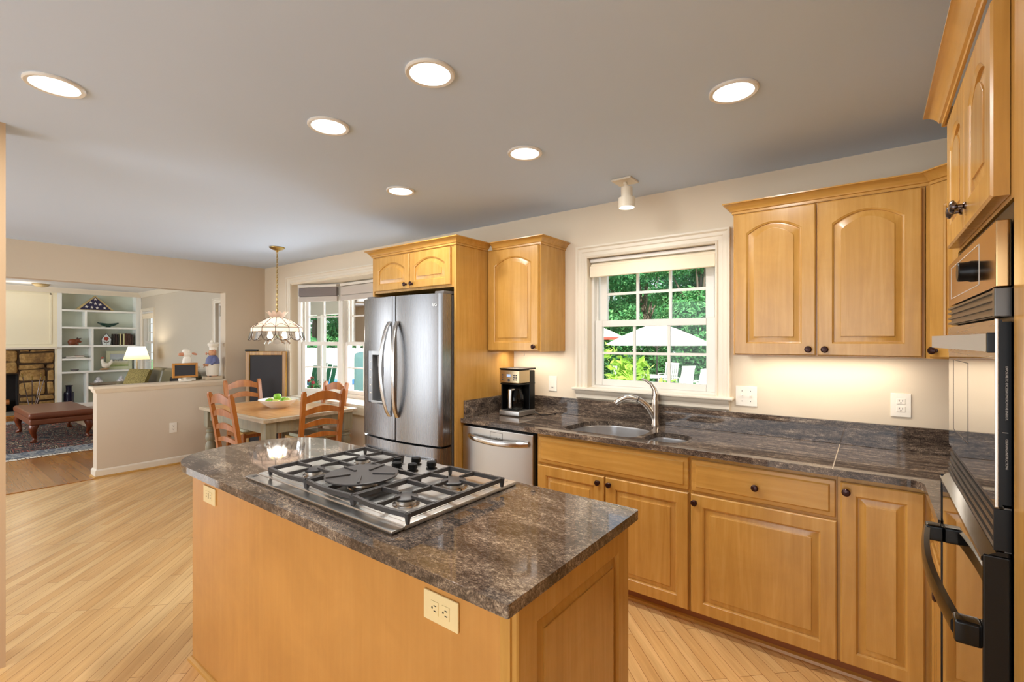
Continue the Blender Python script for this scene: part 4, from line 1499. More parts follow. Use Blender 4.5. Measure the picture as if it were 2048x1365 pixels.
def make_chair(label):
    t = thing('dining_chair', label, 'chair', group='pine ladder back dining chairs')
    M.setdefault('cushion', mat('seat_cushion_cloth', S(196, 200, 178), 0.9))
    M.setdefault('rush', mat('woven_rush', S(206, 170, 108), 0.8))
    top = 1.0
    lean = lambda z: -.195 - (.0 if z < .45 else .085 * ((z - .45) / .55) ** 1.2)
    for s in (-1, 1):
        b = MB(); rings = []
        for z in (0, .2, .42, .5, .6, .7, .8, .9, .975, top):
            y = lean(z) - (.03 * (1 - z / .42) if z < .42 else 0)
            w, d = .019, .017
            if z >= top: w, d = .013, .01
            cx = s * (.185 + .012 * max(0, z - .45))
            rings.append([(cx - w, y - d, z), (cx + w, y - d, z), (cx + w, y + d, z), (cx - w, y + d, z)])
        b.loops(rings); b.bm.faces.new(b.bm.verts[:4])
        b.build('back_post', 'pine', t, world=False)
        b = MB(); b.lathe([(.014, 0), (.018, .03), (.02, .2), (.021, .36), (.021, .44)], (s * .2, .185, 0), 12); b.build('front_leg', 'pine', t, world=False)
    for z0, h, rise in ((.545, .045, .02), (.655, .055, .024), (.775, .062, .026), (.885, .085, .03)):
        b = MB(); rings = []
        for k in range(11):
            f = k / 10 * 2 - 1
            x = f * .182
            zc = z0 + rise * (1 - f * f)
            zz = zc + h * (.86 + .14 * cos(f * pi))
            y = lean(z0 + h / 2) - .018 * (1 - f * f)
            rings.append([(x, y - .008, zc), (x, y + .008, zc), (x, y + .008, zz), (x, y - .008, zz)])
        b.loops(rings); b.bm.faces.new(b.bm.verts[:4]); b.build('back_slat', 'pine', t, world=False)
    b = MB(); b.prism([(-.19, -.19), (.19, -.19), (.215, .2), (-.215, .2)], .425, .452, .008); b.build('seat', 'rush', t, world=False)
    b = MB(); b.prism(rounded([(-.165, -.165), (.165, -.165), (.195, .185), (-.195, .185)], .04), .4525, .485, .012); b.build('seat_cushion', 'cushion', t, world=False)
    b = MB()
    b.tube([(-.2, .185, .25), (.2, .185, .25)], .011, 8); b.tube([(-.185, -.21, .24), (.185, -.21, .24)], .010, 8)
    for s in (-1, 1):
        b.tube([(s * .2, .185, .2), (s * .185, -.21, .2)], .010, 8)
        b.box(s * .2 - .011, s * .2 + .011, -.18, .175, .39, .43, .003)
    b.box(-.19, .19, .175, .197, .39, .43, .003)
    b.build('stretcher', 'pine', t, world=False)
    return t


ch = make_chair('pine ladder back chair at the near long side of the dining table')
ch.location = (-4.59, 2.03, 0); ch.rotation_euler = (0, 0, 0.06)
dup(ch, (-4.335, 2.46, 0), pi / 2 - .06, 'pine ladder back chair at the table end nearest the refrigerator')
dup(ch, (-4.78, 2.755, 0), pi + .05, 'pine ladder back chair on the window side of the dining table')
dup(ch, (-5.66, 2.53, 0), -pi / 2 + .03, 'pine ladder back chair in front of the gilt framed chalkboard')

# fruit bowl
t = thing('fruit_bowl', 'white oval bowl of green fruit on the dining table', 'bowl', (-4.95, 2.46, .761))
b = MB(); b.lathe([(.08, 0), (.085, .004), (.12, .025), (.165, .06), (.19, .085), (.194, .088), (.19, .09), (.163, .066), (.118, .032), (.07, .014), (0, .012)], (-4.95, 2.46, .761), 32); b.build('bowl', mat('white_ceramic', S(244, 242, 234), 0.2), t)
M['apple_g'] = mat('apple_green', S(132, 186, 48), 0.3)
M['apple_y'] = mat('apple_yellow_green', S(186, 196, 88), 0.3)
M['stem'] = mat('fruit_stem', S(80, 60, 30), 0.7)
FR = [((-.005, -.01, .112), 'apple_g', 'bright green apple on top of the fruit pile'), ((-.085, -.045, .062), 'apple_y', 'yellow green apple at the left of the fruit bowl'),
      ((.075, .055, .066), 'apple_y', 'yellow green apple at the right of the fruit bowl'), ((-.03, -.085, .06), 'apple_g', 'green apple at the front of the fruit bowl, under the top one'),
      ((.05, -.055, .06), 'apple_y', 'yellow green apple in the bowl right of the front green one'), ((-.03, .075, .062), 'apple_g', 'green apple at the back of the fruit bowl')]
for (dx, dy, dz), mm, lab in FR:
    p = (-4.95 + dx, 2.46 + dy, .761 + dz)
    a = thing('apple', lab, 'fruit', (p[0], p[1], p[2] - .036), group='green apples in the bowl')
    b = MB(); r = .038; b.lathe([(0, -.028), (.012, -.034), (.026, -.03), (.037, -.01), (.039, .008), (.032, .026), (.016, .034), (.006, .029), (0, .026)], p, 16); b.build('flesh', mm, a)
    b = MB(); b.tube([(p[0], p[1], p[2] + .027), (p[0] + .004, p[1], p[2] + .042)], .0016, 5); b.build('stem', 'stem', a)

# ------------------------------------------------------------------ leaded glass pendant
px_, py_ = -4.94, 2.44
t = thing('pendant_lamp', 'leaded glass pendant lamp with frilled crown and scalloped clear skirt hanging over the dining table', 'pendant lamp', (px_, py_, 1.45))
M['brass'] = mat('antique_brass', S(176, 148, 86), 0.3, 1.0)
M['lead'] = mat('lead_came', S(84, 66, 52), 0.45, 0.6)
M['pglass'] = translucent('peach_glass', S(248, 222, 202), 0.55)
b = MB(); b.lathe([(.075, 2.438), (.074, 2.43), (.05, 2.415), (.018, 2.405), (.012, 2.39), (0, 2.388)], (px_, py_, 0), 24); b.build('canopy', 'brass', t)
b = MB()
z = 2.395; k = 0
while z > 1.755:
    tt = MB()
    ringp = [(.009 * cos(a) if k % 2 else 0, 0 if k % 2 else .009 * cos(a), .017 * sin(a)) for a in [i * 2 * pi / 8 for i in range(9)]]
    b.tube([(px_ + q[0], py_ + q[1], z - .017 + q[2]) for q in ringp], .0026, 5, False)
    z -= .027; k += 1
    tt.bm.free()
b.tube([(px_, py_, 2.40), (px_ + .004, py_ + .004, 2.1), (px_ - .003, py_ + .003, 1.74)], .002, 5)
b.build('chain', 'brass', t)
NSEG = 12
up_ = [(.066, 1.706), (.11, 1.688), (.165, 1.655), (.215, 1.620), (.243, 1.600)]
bd = [(.243, 1.600), (.2465, 1.556)]
b = MB(); b.lathe(up_ + bd[1:], (px_, py_, 0), NSEG, cap=False); sh = b.build('shade', 'pglass', t, smooth=False)
# crown petals
b = MB()
for i in range(NSEG // 2 * 2):
    a0, a1 = 2 * pi * i / NSEG, 2 * pi * (i + 1) / NSEG
    pts = []
    for r, z in ((.066, 1.706), (.078, 1.735)):
        pts.append([(px_ + r * cos(a), py_ + r * sin(a), z) for a in (a0, (a0 + a1) / 2, a1)])
    r, z = .112, 1.766
    am = (a0 + a1) / 2
    tip = [(px_ + .100 * cos(a0 + .06), py_ + .100 * sin(a0 + .06), 1.756), (px_ + r * cos(am), py_ + r * sin(am), z + .004), (px_ + .100 * cos(a1 - .06), py_ + .100 * sin(a1 - .06), 1.756)]
    rows = pts + [tip]
    for q in range(2):
        for w in range(2):
            b.quad(rows[q][w], rows[q][w + 1], rows[q + 1][w + 1], rows[q + 1][w])
b.build('crown', 'pglass', sh)
# scalloped skirt of clear glass
b = MB(); ld_ = MB()
for i in range(NSEG):
    a0, a1 = 2 * pi * i / NSEG, 2 * pi * (i + 1) / NSEG
    K = 6
    low = []
    for k in range(K + 1):
        f = k / K
        a = a0 + (a1 - a0) * f
        q = math.sqrt(max(0, 1 - (2 * f - 1) ** 2))
        z = 1.53 - .062 * q
        r = .2465 + .024 * (1.556 - z) / .09
        low.append((px_ + r * cos(a), py_ + r * sin(a), z))
        if k:
            b.quad(prevt, (px_ + .2465 * cos(a), py_ + .2465 * sin(a), 1.556), low[-1], prevl)
        prevt = (px_ + .2465 * cos(a), py_ + .2465 * sin(a), 1.556); prevl = low[-1]
    ld_.tube(low, .0034, 5)
    mid = [(px_ + r * cos(a0), py_ + r * sin(a0), z) for r, z in up_ + bd[1:]]
    ld_.tube(mid + [low[0]], .0032, 5)
    # arched leading low on the upper panes
    arcp = []
    for k in range(7):
        f = k / 6; a = a0 + (a1 - a0) * f
        z = 1.606 + .034 * sin(pi * f)
        r = .243 - (z - 1.600) * 1.45
        r *= (1 - .034 * sin(pi * f))
        arcp.append((px_ + (r + .002) * cos(a), py_ + (r + .002) * sin(a), z))
    ld_.tube(arcp, .0026, 5)
for r, z in ((.066, 1.706), (.243, 1.600), (.2465, 1.556)):
    ld_.tube([(px_ + r * cos(2 * pi * k / NSEG), py_ + r * sin(2 * pi * k / NSEG), z) for k in range(NSEG + 1)], .0034, 5)
b.build('clear_skirt', 'lamp_clear', sh)
ld_.build('leading', 'lead', sh)
b = MB(); b.lathe([(.02, 1.74), (.03, 1.70), (.03, 1.62), (.012, 1.60), (.012, 1.57), (0, 1.565)], (px_, py_, 0), 16)
for k in range(4):
    a = k * pi / 2 + .4
    b.tube([(px_, py_, 1.60), (px_ + .06 * cos(a), py_ + .06 * sin(a), 1.585), (px_ + .095 * cos(a), py_ + .095 * sin(a), 1.562)], .006, 6)
b.build('lamp_cluster', 'brass', t)
for k in range(4):
    a = k * pi / 2 + .4
    b = MB(); b.lathe([(.010, 0), (.013, -.02), (.022, -.045), (.022, -.06), (.012, -.075), (0, -.078)], (px_ + .095 * cos(a), py_ + .095 * sin(a), 1.56), 12); b.build('bulb', 'bulb', t)
light('POINT', 'pendant_light', (px_, py_, 1.53), 4.0, (1.0, .93, .83), shadow_soft_size=.05)
# frilled clear glass bell below the cluster
b = MB()
rings = []
for j, (r, z) in enumerate(((.05, 1.515), (.085, 1.485), (.105, 1.455), (.125, 1.432))):
    rings.append([(px_ + r * (1 + .08 * (j / 3) * cos(8 * a)) * cos(a), py_ + r * (1 + .08 * (j / 3) * cos(8 * a)) * sin(a), z + .008 * (j / 3) * cos(8 * a)) for a in [2 * pi * k / 48 for k in range(48)]])
b.loops(rings, False); b.build('glass_bell', 'lamp_clear', t)

# ------------------------------------------------------------------ chalkboard leaning in the corner
M['gilt'] = wood('gilt_frame', S(120, 80, 20), S(176, 128, 44), S(206, 164, 76), 'z', 0.35)
M['slate'] = mat('chalkboard_slate', S(52, 52, 56), 0.75)
t = thing('chalkboard', 'large gilt framed chalkboard leaning in the corner behind the dining table', 'chalkboard', (-6.045, 2.845, 0.0), radians(37.25))
t.rotation_euler = (-.012, 0, radians(37.25))
b = MB(); w, h = .255, 1.33
for (x0, x1, z0, z1) in ((-w, -w + .05, 0.002, h), (w - .05, w, 0.002, h), (-w + .05, w - .05, h - .05, h), (-w + .05, w - .05, 0.002, .05)):
    b.box(x0, x1, -.02, .012, z0, z1, .008)
b.build('frame', 'gilt', t, world=False)
b = MB(); b.box(-w + .045, w - .045, -.006, .008, .045, h - .045); b.build('slate', 'slate', t, world=False)
b = MB(); b.box(-w - .01, -w + .15, -.02, .02, h + .0, h + .022, .006); b.build('top_clip', 'black', t, world=False)

# ------------------------------------------------------------------ things on the half wall
M['plaster'] = mat('painted_plaster', S(236, 230, 216), 0.5)
M['skin'] = mat('painted_skin', S(214, 160, 120), 0.5)
M['blue_cloth'] = mat('painted_blue', S(108, 116, 160), 0.5)
M['pinkish'] = mat('painted_pink', S(214, 150, 118), 0.5)
cz = .972
x, y = -6.62, 2.455
t = thing('chef_figurine', 'painted chef figurine in white hat and blue shirt on the half wall', 'figurine', (x, y, cz))
b = MB(); b.box(x - .06, x + .06, y - .10, y + .10, cz + .001, cz + .042, .008); b.build('base', mat('painted_stone', S(206, 188, 160), 0.7), t)
b = MB(); b.lathe([(.05, .04), (.06, .05), (.066, .1), (.07, .16), (.072, .2), (.066, .25), (.05, .285), (.034, .30)], (x, y, cz), 20)
b.ball((x, y - .003, cz + .335), .044, .046, .05); b.lathe([(.022, 0), (.024, .02), (.018, .045), (0, .048)], (x, y - .035, cz + .328), 12, 'y')
b.build('body', 'skin', t)
b = MB(); b.lathe([(.0, .048), (.058, .048), (.066, .06), (.073, .12), (.077, .19), (.075, .20), (.0, .2)], (x, y, cz), 20); b.build('apron', 'plaster', t)
b = MB(); b.lathe([(.078, .2), (.074, .24), (.06, .28), (.04, .302), (.04, .306), (.0, .306)], (x, y, cz), 20)
for s in (-1, 1):
    b.tube([(x + s * .062, y, cz + .275), (x + s * .085, y - .01, cz + .23), (x + s * .068, y - .045, cz + .195)], [.022, .022, .018], 10)
b.build('shirt', 'blue_cloth', t)
b = MB()
for s in (-1, 1): b.ball((x + s * .03, y - .078, cz + .188), .022, .022, .016, 10, 8)
b.tube([(x - .05, y - .085, cz + .155), (x + .05, y - .09, cz + .20)], .006, 6); b.build('hands', 'skin', t)
b = MB()
for s in (-1, 1): b.lathe([(.016, 0), (.011, .012), (0, .03)], (x + s * .042, y + .005, cz + .355), 8)
b.ball((x, y - .07, cz + .328), .02, .012, .016, 10, 8); b.build('snout_and_ears', 'pinkish', t)
b = MB(); b.lathe([(.042, .37), (.046, .372), (.046, .405), (.064, .43), (.066, .45), (.05, .468), (.0, .472)], (x, y + .01, cz), 18); b.ball((x + .01, y - .012, cz + .475), .022, .018, .026, 10, 8); b.build('hat', 'plaster', t)
b = MB(); b.box(x - .05, x - .004, y - .05, y + .02, cz + .041, cz + .052, .005); b.box(x + .004, x + .05, y - .05, y + .02, cz + .041, cz + .052, .005); b.build('shoes', 'black', t)

x, y = -6.648, 2.185
t = thing('animal_figurine', 'white painted animal figurine with pink ears behind the small chalkboard', 'figurine', (x, y, cz))
b = MB(); b.box(x - .05, x + .045, y - .08, y + .08, cz + .001, cz + .035, .008); b.build('base', M['plaster'], t)
b = MB(); b.lathe([(.04, .034), (.055, .05), (.06, .12), (.057, .19), (.048, .25), (.038, .285), (.034, .30)], (x, y, cz), 20); b.ball((x, y, cz + .325), .042, .05, .046); b.ball((x, y - .008, cz + .362), .038, .044, .034)
b.build('body', 'plaster', t)
b = MB(); b.lathe([(.022, 0), (.02, -.03), (.013, -.05), (0, -.054)], (x, y - .04, cz + .325), 12, 'y')
for s in (-1, 1): b.ball((x + s * .012, y + s * .065 + .01, cz + .328), .010, .032, .014, 10, 6, Matrix.Rotation(-.3 * s, 3, 'X'))
b.build('snout_and_ears', 'pinkish', t)
b = MB(); b.ball((x + .015, y + .05, cz + .2), .026, .04, .03, 10, 8); b.tube([(x + .02, y + .07, cz + .21), (x + .03, y + .10, cz + .165), (x + .03, y + .125, cz + .165)], .01, 8); b.build('arm', 'plaster', t)
x, y = -6.558, 2.135
t = thing('small_chalkboard', 'small oak framed chalkboard held before the white figurine on the half wall', 'chalkboard', (x, y, cz + .001))
b = MB(); b.box(x - .02, x + .004, y - .06, y + .07, cz + .001, cz + .02, .004); b.box(x - .012, x - .002, y - .012, y + .012, cz + .02, cz + .06); b.build('foot', 'plaster', t)
b = MB()
z0, z1 = cz + .048, cz + .222
for (a, c, d, e) in ((-.132, -.108, z0, z1), (.108, .132, z0, z1), (-.108, .108, z1 - .024, z1), (-.108, .108, z0, z0 + .024)): b.box(x - .012, x + .008, y + a, y + c, d, e, .003)
b.build('frame', mat('oak_frame', S(190, 128, 44), 0.4), t)
b = MB(); b.box(x - .008, x + .001, y - .11, y + .11, z0 + .022, z1 - .022); b.build('slate', 'slate', t)

# ------------------------------------------------------------------ living room: built-in shelves
BF, BB = -13.80, -14.10
yl, yr, zt = 2.175, 3.56, 2.50
t = thing('built_in_bookcase', 'white built in bookcase with staggered shelves beside the stone fireplace', 'bookcase', (BF, 2.86, 0))
M['shelf_back'] = mat('shelf_back_shaded', S(214, 222, 210), 0.6)  # shelf white greyed to put the recess shadow into the colour
b = MB(); b.box(BB - .012, BB, yl, yr, 0, zt + .05); b.build('back_panel', 'shelf_back', t)
b = MB()
b.box(BB, BF, yl - .04, yl + .035, 0, zt + .05, .003); b.box(BB, BF, yr - .065, yr + .035, 0, zt + .05, .003); b.box(BB, BF, yl, yr, zt + .0, zt + .06); b.box(BB, BF - .005, yl, yr, 0, .07)
b.build('case', 'white_shelf', t)
iy0, iy1 = yl + .035, yr - .065
SH = [(2.140, iy0, iy1), (1.765, iy0, iy1), (1.360, iy0, iy1), (1.075, iy0, 2.70), (0.790, iy0, iy1), (0.440, 2.63, iy1), (0.09, iy0, iy1)]
for z, a, c in SH:
    b = MB(); b.box(BB, BF + .002, a, c, z - .04, z, .003); b.build('shelf', 'white_shelf', t)
for yv, z0, z1 in ((2.60, 1.765, 2.10), (2.71, .79, 1.32), (2.71, 1.36, 1.725), (2.62, .09, .75)):
    b = MB(); b.box(BB, BF, yv - .018, yv + .018, z0, z1); b.build('divider', 'white_shelf', t)


def shelf_item(name, label, cat, y, z, group=None, x=BF - .10):
    return thing(name, label, cat, (x, y, z + .001), group=group)


# folded flag in its triangular case
t = shelf_item('flag_case', 'triangular case holding a folded starred flag on the top shelf', 'flag case', 2.77, 2.14)
a0, a1, ap = 2.43, 3.11, 2.475
b = MB()


def tri(yc0, yc1, zb, zt_, x0, x1, mb):
    mb.extrude_profile([(x0, yc0, zb), (x0, yc1, zb), (x0, (yc0 + yc1) / 2, zt_)], (x1 - x0, 0, 0))


tri(a0, a1, 2.141, ap, BF - .14, BF - .06, b)
b.build('case', mat('flag_case_wood', S(190, 170, 120), 0.5), t)
b = MB(); tri(a0 + .07, a1 - .07, 2.155, ap - .035, BF - .06, BF - .055, b); fl = b.build('folded_flag', mat('flag_navy', S(44, 40, 72), 0.7), t)
b = MB()
for (yy, zz) in ((2.77, 2.39), (2.69, 2.315), (2.77, 2.295), (2.85, 2.275), (2.62, 2.215), (2.71, 2.205), (2.93, 2.20), (2.80, 2.20)):
    pts = []
    for k in range(10):
        r = .036 if k % 2 == 0 else .0145
        a = pi / 2 + k * pi / 5
        pts.append((BF - .0545, yy + r * cos(a), zz + r * sin(a)))
    b.extrude_profile(pts, (.0015, 0, 0))
b.build('stars', 'white_cool', fl, smooth=False)

t = shelf_item('green_dish', 'dark green boat shaped dish with scrolled ends', 'dish', 3.0, 1.765)
b = MB(); rings = []
for k in range(13):
    f = k / 12 * 2 - 1
    w = .06 * math.sqrt(max(.03, 1 - f * f)); zz = 1.768 + .012 + .06 * f * f
    zl = 1.768 + .085 + .02 * f * f
    y = 3.0 + .165 * f
    rings.append([(BF - .10 - w, y, zl), (BF - .10 - w * .6, y, zz), (BF - .10 + w * .6, y, zz), (BF - .10 + w, y, zl), (BF - .10 + w * .55, y, zz + .01 if abs(f) < .9 else zl), (BF - .10 - w * .55, y, zz + .01 if abs(f) < .9 else zl)])
b.loops(rings); b.bm.faces.new(b.bm.verts[:6]); b.box(BF - .13, BF - .07, 2.96, 3.04, 1.767, 1.785, .004)
gm = mat('dark_green_glaze', S(24, 58, 50), 0.25)
o = b.build('dish', gm, t)
b = MB(); 
for s in (-1, 1): b.tube([(BF - .10, 3.0 + s * .15, 1.845), (BF - .10, 3.0 + s * .175, 1.868), (BF - .10, 3.0 + s * .19, 1.86)], .012, 8)
b.build('scroll_handle', gm, t)

t = shelf_item('pig_figurine', 'small brown crouching animal figurine on the left shelf', 'figurine', 2.42, 1.36)
b = MB(); xx = BF - .1
b.ball((xx, 2.40, 1.432), .06, .085, .07); b.ball((xx, 2.475, 1.462), .045, .05, .048); b.tube([(xx, 2.5, 1.45), (xx, 2.535, 1.425)], [.03, .022], 10)
for dy in (-.05, .07):
    for dx in (-.03, .03): b.tube([(xx + dx, 2.40 + dy, 1.41), (xx + dx, 2.40 + dy + .005, 1.362)], [.022, .016], 8)
b.build('body', mat('rust_brown', S(120, 62, 34), 0.4), t)
b = MB()
for s in (-1, 1): b.lathe([(.018, 0), (.012, .02), (0, .045)], (xx + s * .025, 2.475, 1.49), 8)
b.tube([(xx, 2.49, 1.505), (xx, 2.54, 1.515)], .008, 6); b.build('ears', mat('dark_brown_paint', S(48, 28, 22), 0.5), t)

t = shelf_item('stained_glass_house', 'house shaped stained glass panel with a red flower', 'ornament', 2.96, 1.36)
xx = BF - .06
pts = [(2.885, 1.362), (3.035, 1.362), (3.05, 1.50), (2.96, 1.63), (2.87, 1.50)]
b = MB(); b.extrude_profile([(xx, p, q) for p, q in pts], (.006, 0, 0)); b.build('panel', mat('pale_glass', S(214, 224, 226), 0.2), t)
b = MB(); loop = [(xx + .004, p, q) for p, q in pts]; b.tube(loop + [loop[0]], .009, 6)
b.tube([(xx + .008, 2.96, 1.37), (xx + .008, 2.96, 1.47)], .004, 5)
for s in (-1, 1): b.ball((xx + .008, 2.96 + s * .028, 1.425), .003, .03, .010, 8, 6, Matrix.Rotation(s * .6, 3, 'X'))
b.build('leading', 'iron', t)
b = MB()
for k in range(5): b.ball((xx + .008, 2.96 + .024 * cos(k * 1.257), 1.505 + .024 * sin(k * 1.257)), .005, .021, .021, 8, 6)
b.build('flower', mat('red_glass', S(150, 52, 38), 0.3), t)

BK = [(3.075, .035, .255, S(36, 28, 26), 'black book at the left of the upper row of books'), (3.112, .035, .255, S(48, 30, 26), 'very dark brown book left of the two pale spines'), (3.149, .034, .25, S(40, 34, 30), 'charcoal book touching the first pale spine'),
      (3.190, .033, .262, S(206, 200, 150), 'pale yellow book, left of the pair of pale spines'), (3.226, .02, .25, S(52, 34, 28), 'thin dark book between the two pale spines'), (3.254, .033, .258, S(208, 204, 156), 'pale yellow book, right of the pair of pale spines'),
      (3.292, .036, .27, S(78, 44, 34), 'reddish brown book right after the pale spines'), (3.331, .036, .265, S(66, 40, 32), 'brown book third from the right end of the row'), (3.370, .036, .265, S(72, 44, 36), 'brown book second from the right end of the row'),
      (3.409, .036, .25, S(62, 42, 36), 'brown book at the right end of the row')]
for y, w, h, c, lab in BK:
    t = shelf_item('book', lab, 'book', y + w / 2, 1.36, 'books on the right hand shelf')
    b = MB(); b.box(BF - .19, BF - .03, y + .002, y + w - .002, 1.3615, 1.36 + h, .003); b.build('cover', mat('book_cover', c, 0.55), t)
    b = MB(); b.box(BF - .188, BF - .036, y + .005, y + w - .005, 1.36 + h, 1.36 + h + .0015); b.build('pages', 'plaster', t)
for (z, h, y0, y1, c, lab) in ((1.075, .02, 2.25, 2.60, S(50, 44, 46), 'dark magazine at the bottom of the flat stack'), (1.0965, .018, 2.28, 2.57, S(226, 224, 222), 'white magazine on the flat stack'), (1.116, .014, 2.44, 2.58, S(170, 60, 50), 'small red booklet on top of the white magazine')):
    t = shelf_item('magazine', lab, 'magazine', (y0 + y1) / 2, z)
    b = MB(); b.box(BF - .2, BF - .02, y0, y1, z + .001, z + h, .002); b.build('cover', mat('magazine_cover', c, 0.4), t)
    b = MB(); b.box(BF - .198, BF - .0185, y0 + .004, y1 - .004, z + .005, z + h - .005); b.build('pages', 'plaster', t)
t = shelf_item('small_dish', 'small grey dish alone on the lower left shelf', 'dish', 2.43, .79)
b = MB(); b.lathe([(.05, 0.001), (.07, .03), (.072, .045), (.066, .045), (.05, .012), (0, .01)], (BF - .1, 2.43, .79), 20); b.build('dish', 'fridge_side', t)
t = shelf_item('rooster_figurine', 'white rooster figurine in front of the framed landscape', 'figurine', 2.93, .79)
xx = BF - .06
b = MB(); b.ball((xx, 2.95, .90), .05, .075, .06); b.tube([(xx, 2.92, .92), (xx, 2.89, .99), (xx, 2.895, 1.04)], [.045, .032, .026], 10); b.tube([(xx, 3.0, .91), (xx, 3.05, .97), (xx, 3.055, 1.03)], [.035, .03, .012], 8); b.tube([(xx, 2.95, .86), (xx, 2.95, .80)], .02, 8)
b.build('body', 'plaster', t)
b = MB(); b.ball((xx, 2.93, .815), .05, .09, .025); b.build('base', mat('ochre_base', S(176, 140, 100), 0.6), t)
b = MB(); b.ball((xx, 2.893, 1.075), .008, .025, .02, 8, 6); b.lathe([(.01, 0), (0, -.03)], (xx, 2.875, 1.04), 8, 'y'); b.build('comb', mat('comb_red', S(190, 90, 70), 0.5), t)
t = shelf_item('framed_picture', 'pale framed landscape picture leaning on the shelf', 'picture', 3.21, .79, x=BF - .16)
y0, y1, z0, z1 = 2.98, 3.455, .792, 1.225
b = MB()
for (a, c, d, e) in ((y0, y0 + .07, z0, z1), (y1 - .07, y1, z0, z1), (y0 + .07, y1 - .07, z1 - .07, z1), (y0 + .07, y1 - .07, z0, z0 + .07)): b.box(BF - .18, BF - .15, a, c, d, e, .005)
b.build('frame', mat('pale_frame', S(196, 200, 170), 0.5), t)
pm = mat('landscape_print', S(190, 190, 170), 0.3)
q = NT(pm)
tc = q.n('ShaderNodeTexCoord'); sx_ = q.n('ShaderNodeSeparateXYZ'); q.l(tc.outputs['Generated'], sx_.inputs[0])
nz = q.noise(q.coords((1, 9, 14)), 1.4, 3)
am = q.n('ShaderNodeMath', operation='MULTIPLY_ADD'); q.l(nz, am.inputs[0]); am.inputs[1].default_value = .35; q.l(sx_.outputs[2], am.inputs[2])
q.col(q.ramp(am.outputs[0], [(.20, S(140, 160, 96)), (.42, S(196, 196, 160)), (.60, S(206, 206, 190)), (.66, S(110, 116, 116)), (.80, S(186, 200, 206)), (1.0, S(176, 186, 196))]))
b = MB(); b.box(BF - .175, BF - .163, y0 + .065, y1 - .065, z0 + .065, z1 - .065); b.build('print', pm, t)
t = shelf_item('blue_vase', 'tall dark navy glazed bottle vase in the bottom left compartment', 'vase', 2.34, .09)
b = MB(); b.lathe([(.075, .001), (.085, .01), (.088, .2), (.08, .245), (.052, .265), (.05, .31), (.052, .375), (.066, .392), (.066, .40), (.046, .40), (.044, .27), (0, .26)], (BF - .12, 2.34, .09), 24); b.build('body', mat('navy_glaze', S(24, 24, 48), 0.15), t)
chm = mat('blue_white_china', S(220, 222, 228), 0.2)
q = NT(chm); q.col(q.ramp(q.noise(q.coords((1, 1, 1.6)), 26, 3), [(.47, S(232, 232, 232)), (.52, S(110, 112, 150)), (.56, S(226, 226, 230))]))
for y, lab in ((2.83, 'blue and white ginger jar, the one further from the lamp'), (3.24, 'blue and white ginger jar near the table lamp')):
    t = shelf_item('ginger_jar', lab, 'jar', y, .44, 'blue and white ginger jars')
    b = MB(); b.lathe([(.04, .001), (.06, .02), (.083, .06), (.085, .09), (.065, .13), (.04, .145), (.04, .155)], (BF - .1, y, .44), 22); b.build('body', chm, t)
    b = MB(); b.lathe([(.048, .155), (.05, .165), (.036, .185), (.012, .195), (.014, .208), (0, .213)], (BF - .1, y, .44), 22); b.build('lid', chm, t)

# ------------------------------------------------------------------ fireplace
b = MB(); b.box(BB, BF, -0.9, yl - .04, 1.32, 2.585)
pr = b
for (a, c) in ((-0.7, 2.05),):
    b.box(BF - .002, BF + .014, a, a + .03, 1.40, 2.46, .004); b.box(BF - .002, BF + .014, c - .03, c, 1.40, 2.46, .004); b.box(BF - .002, BF + .014, a, c, 2.43, 2.46, .004); b.box(BF - .002, BF + .014, a, c, 1.38, 1.41, .004)
b.box(BB, BF, 2.10, yl - .04, 0, 1.33)
o = struct('trim_9', b, 'cream_panel')
b = MB(); b.box(BF - .25, BF + .05, -0.9, 2.135, 1.285, 1.325, .006); struct('trim_10', b, 'white_trim')
t = thing('stone_fireplace', 'brown rubble stone fireplace with dark firebox under the cream panel', 'fireplace', (-13.9, 0.8, 0))
sm = mat('rubble_stone', S(150, 118, 70), 0.85)
q = NT(sm)
n1 = q.noise(q.coords(), 2.6, 4, .6); n2 = q.noise(q.coords(), 22, 5, .65)
q.col(q.mix(q.ramp(n1, [(.3, S(104, 74, 40)), (.5, S(166, 130, 74)), (.7, S(196, 166, 108))]), q.ramp(n2, [(.3, (.55, .52, .48, 1)), (.65, (1.1, 1.1, 1.1, 1))]), 1.0, 'MULTIPLY'))
q.bump(n2, .5, .02)
b = MB(); b.box(BB, BF - .03, 1.565, 2.10, 0, 1.285); b.box(BB, BF - .03, -0.9, 1.565, .78, 1.285); b.build('mortar_backing', mat('dark_mortar', S(70, 52, 34), 0.95), t)
b = MB()
rs = random.Random(3)


def stones(y0, y1, z0, z1):
    z = z0
    while z < z1 - .02:
        h = min(rs.choice((.12, .17, .24, .3)), z1 - z)
        if z1 - z - h < .06: h = z1 - z
        y = y0
        while y < y1 - .01:
            w = min(rs.choice((.16, .27, .4, .52)), y1 - y)
            if y1 - y - w < .08: w = y1 - y
            j = lambda: rs.uniform(-.012, .024)
            pts = [(y + .008 + j(), z + .008 + j()), (y + w - .008 - j(), z + .008 + j()), (y + w - .008 - j(), z + h - .008 - j()), (y + .008 + j(), z + h - .008 - j())]
            pts = rounded(pts, min(w, h) * .16, 3)
            d = rs.uniform(0, .03)
            cy_ = sum(p[0] for p in pts) / len(pts); cz_ = sum(p[1] for p in pts) / len(pts)
            sc = lambda f, x: [(x, cy_ + (p[0] - cy_) * f, cz_ + (p[1] - cz_) * f) for p in pts]
            b.loops([sc(1, BF - .06), sc(1, BF - .022 + d * .5), sc(.93, BF - .006 + d), sc(.6, BF + d)])
            y += w
        z += h


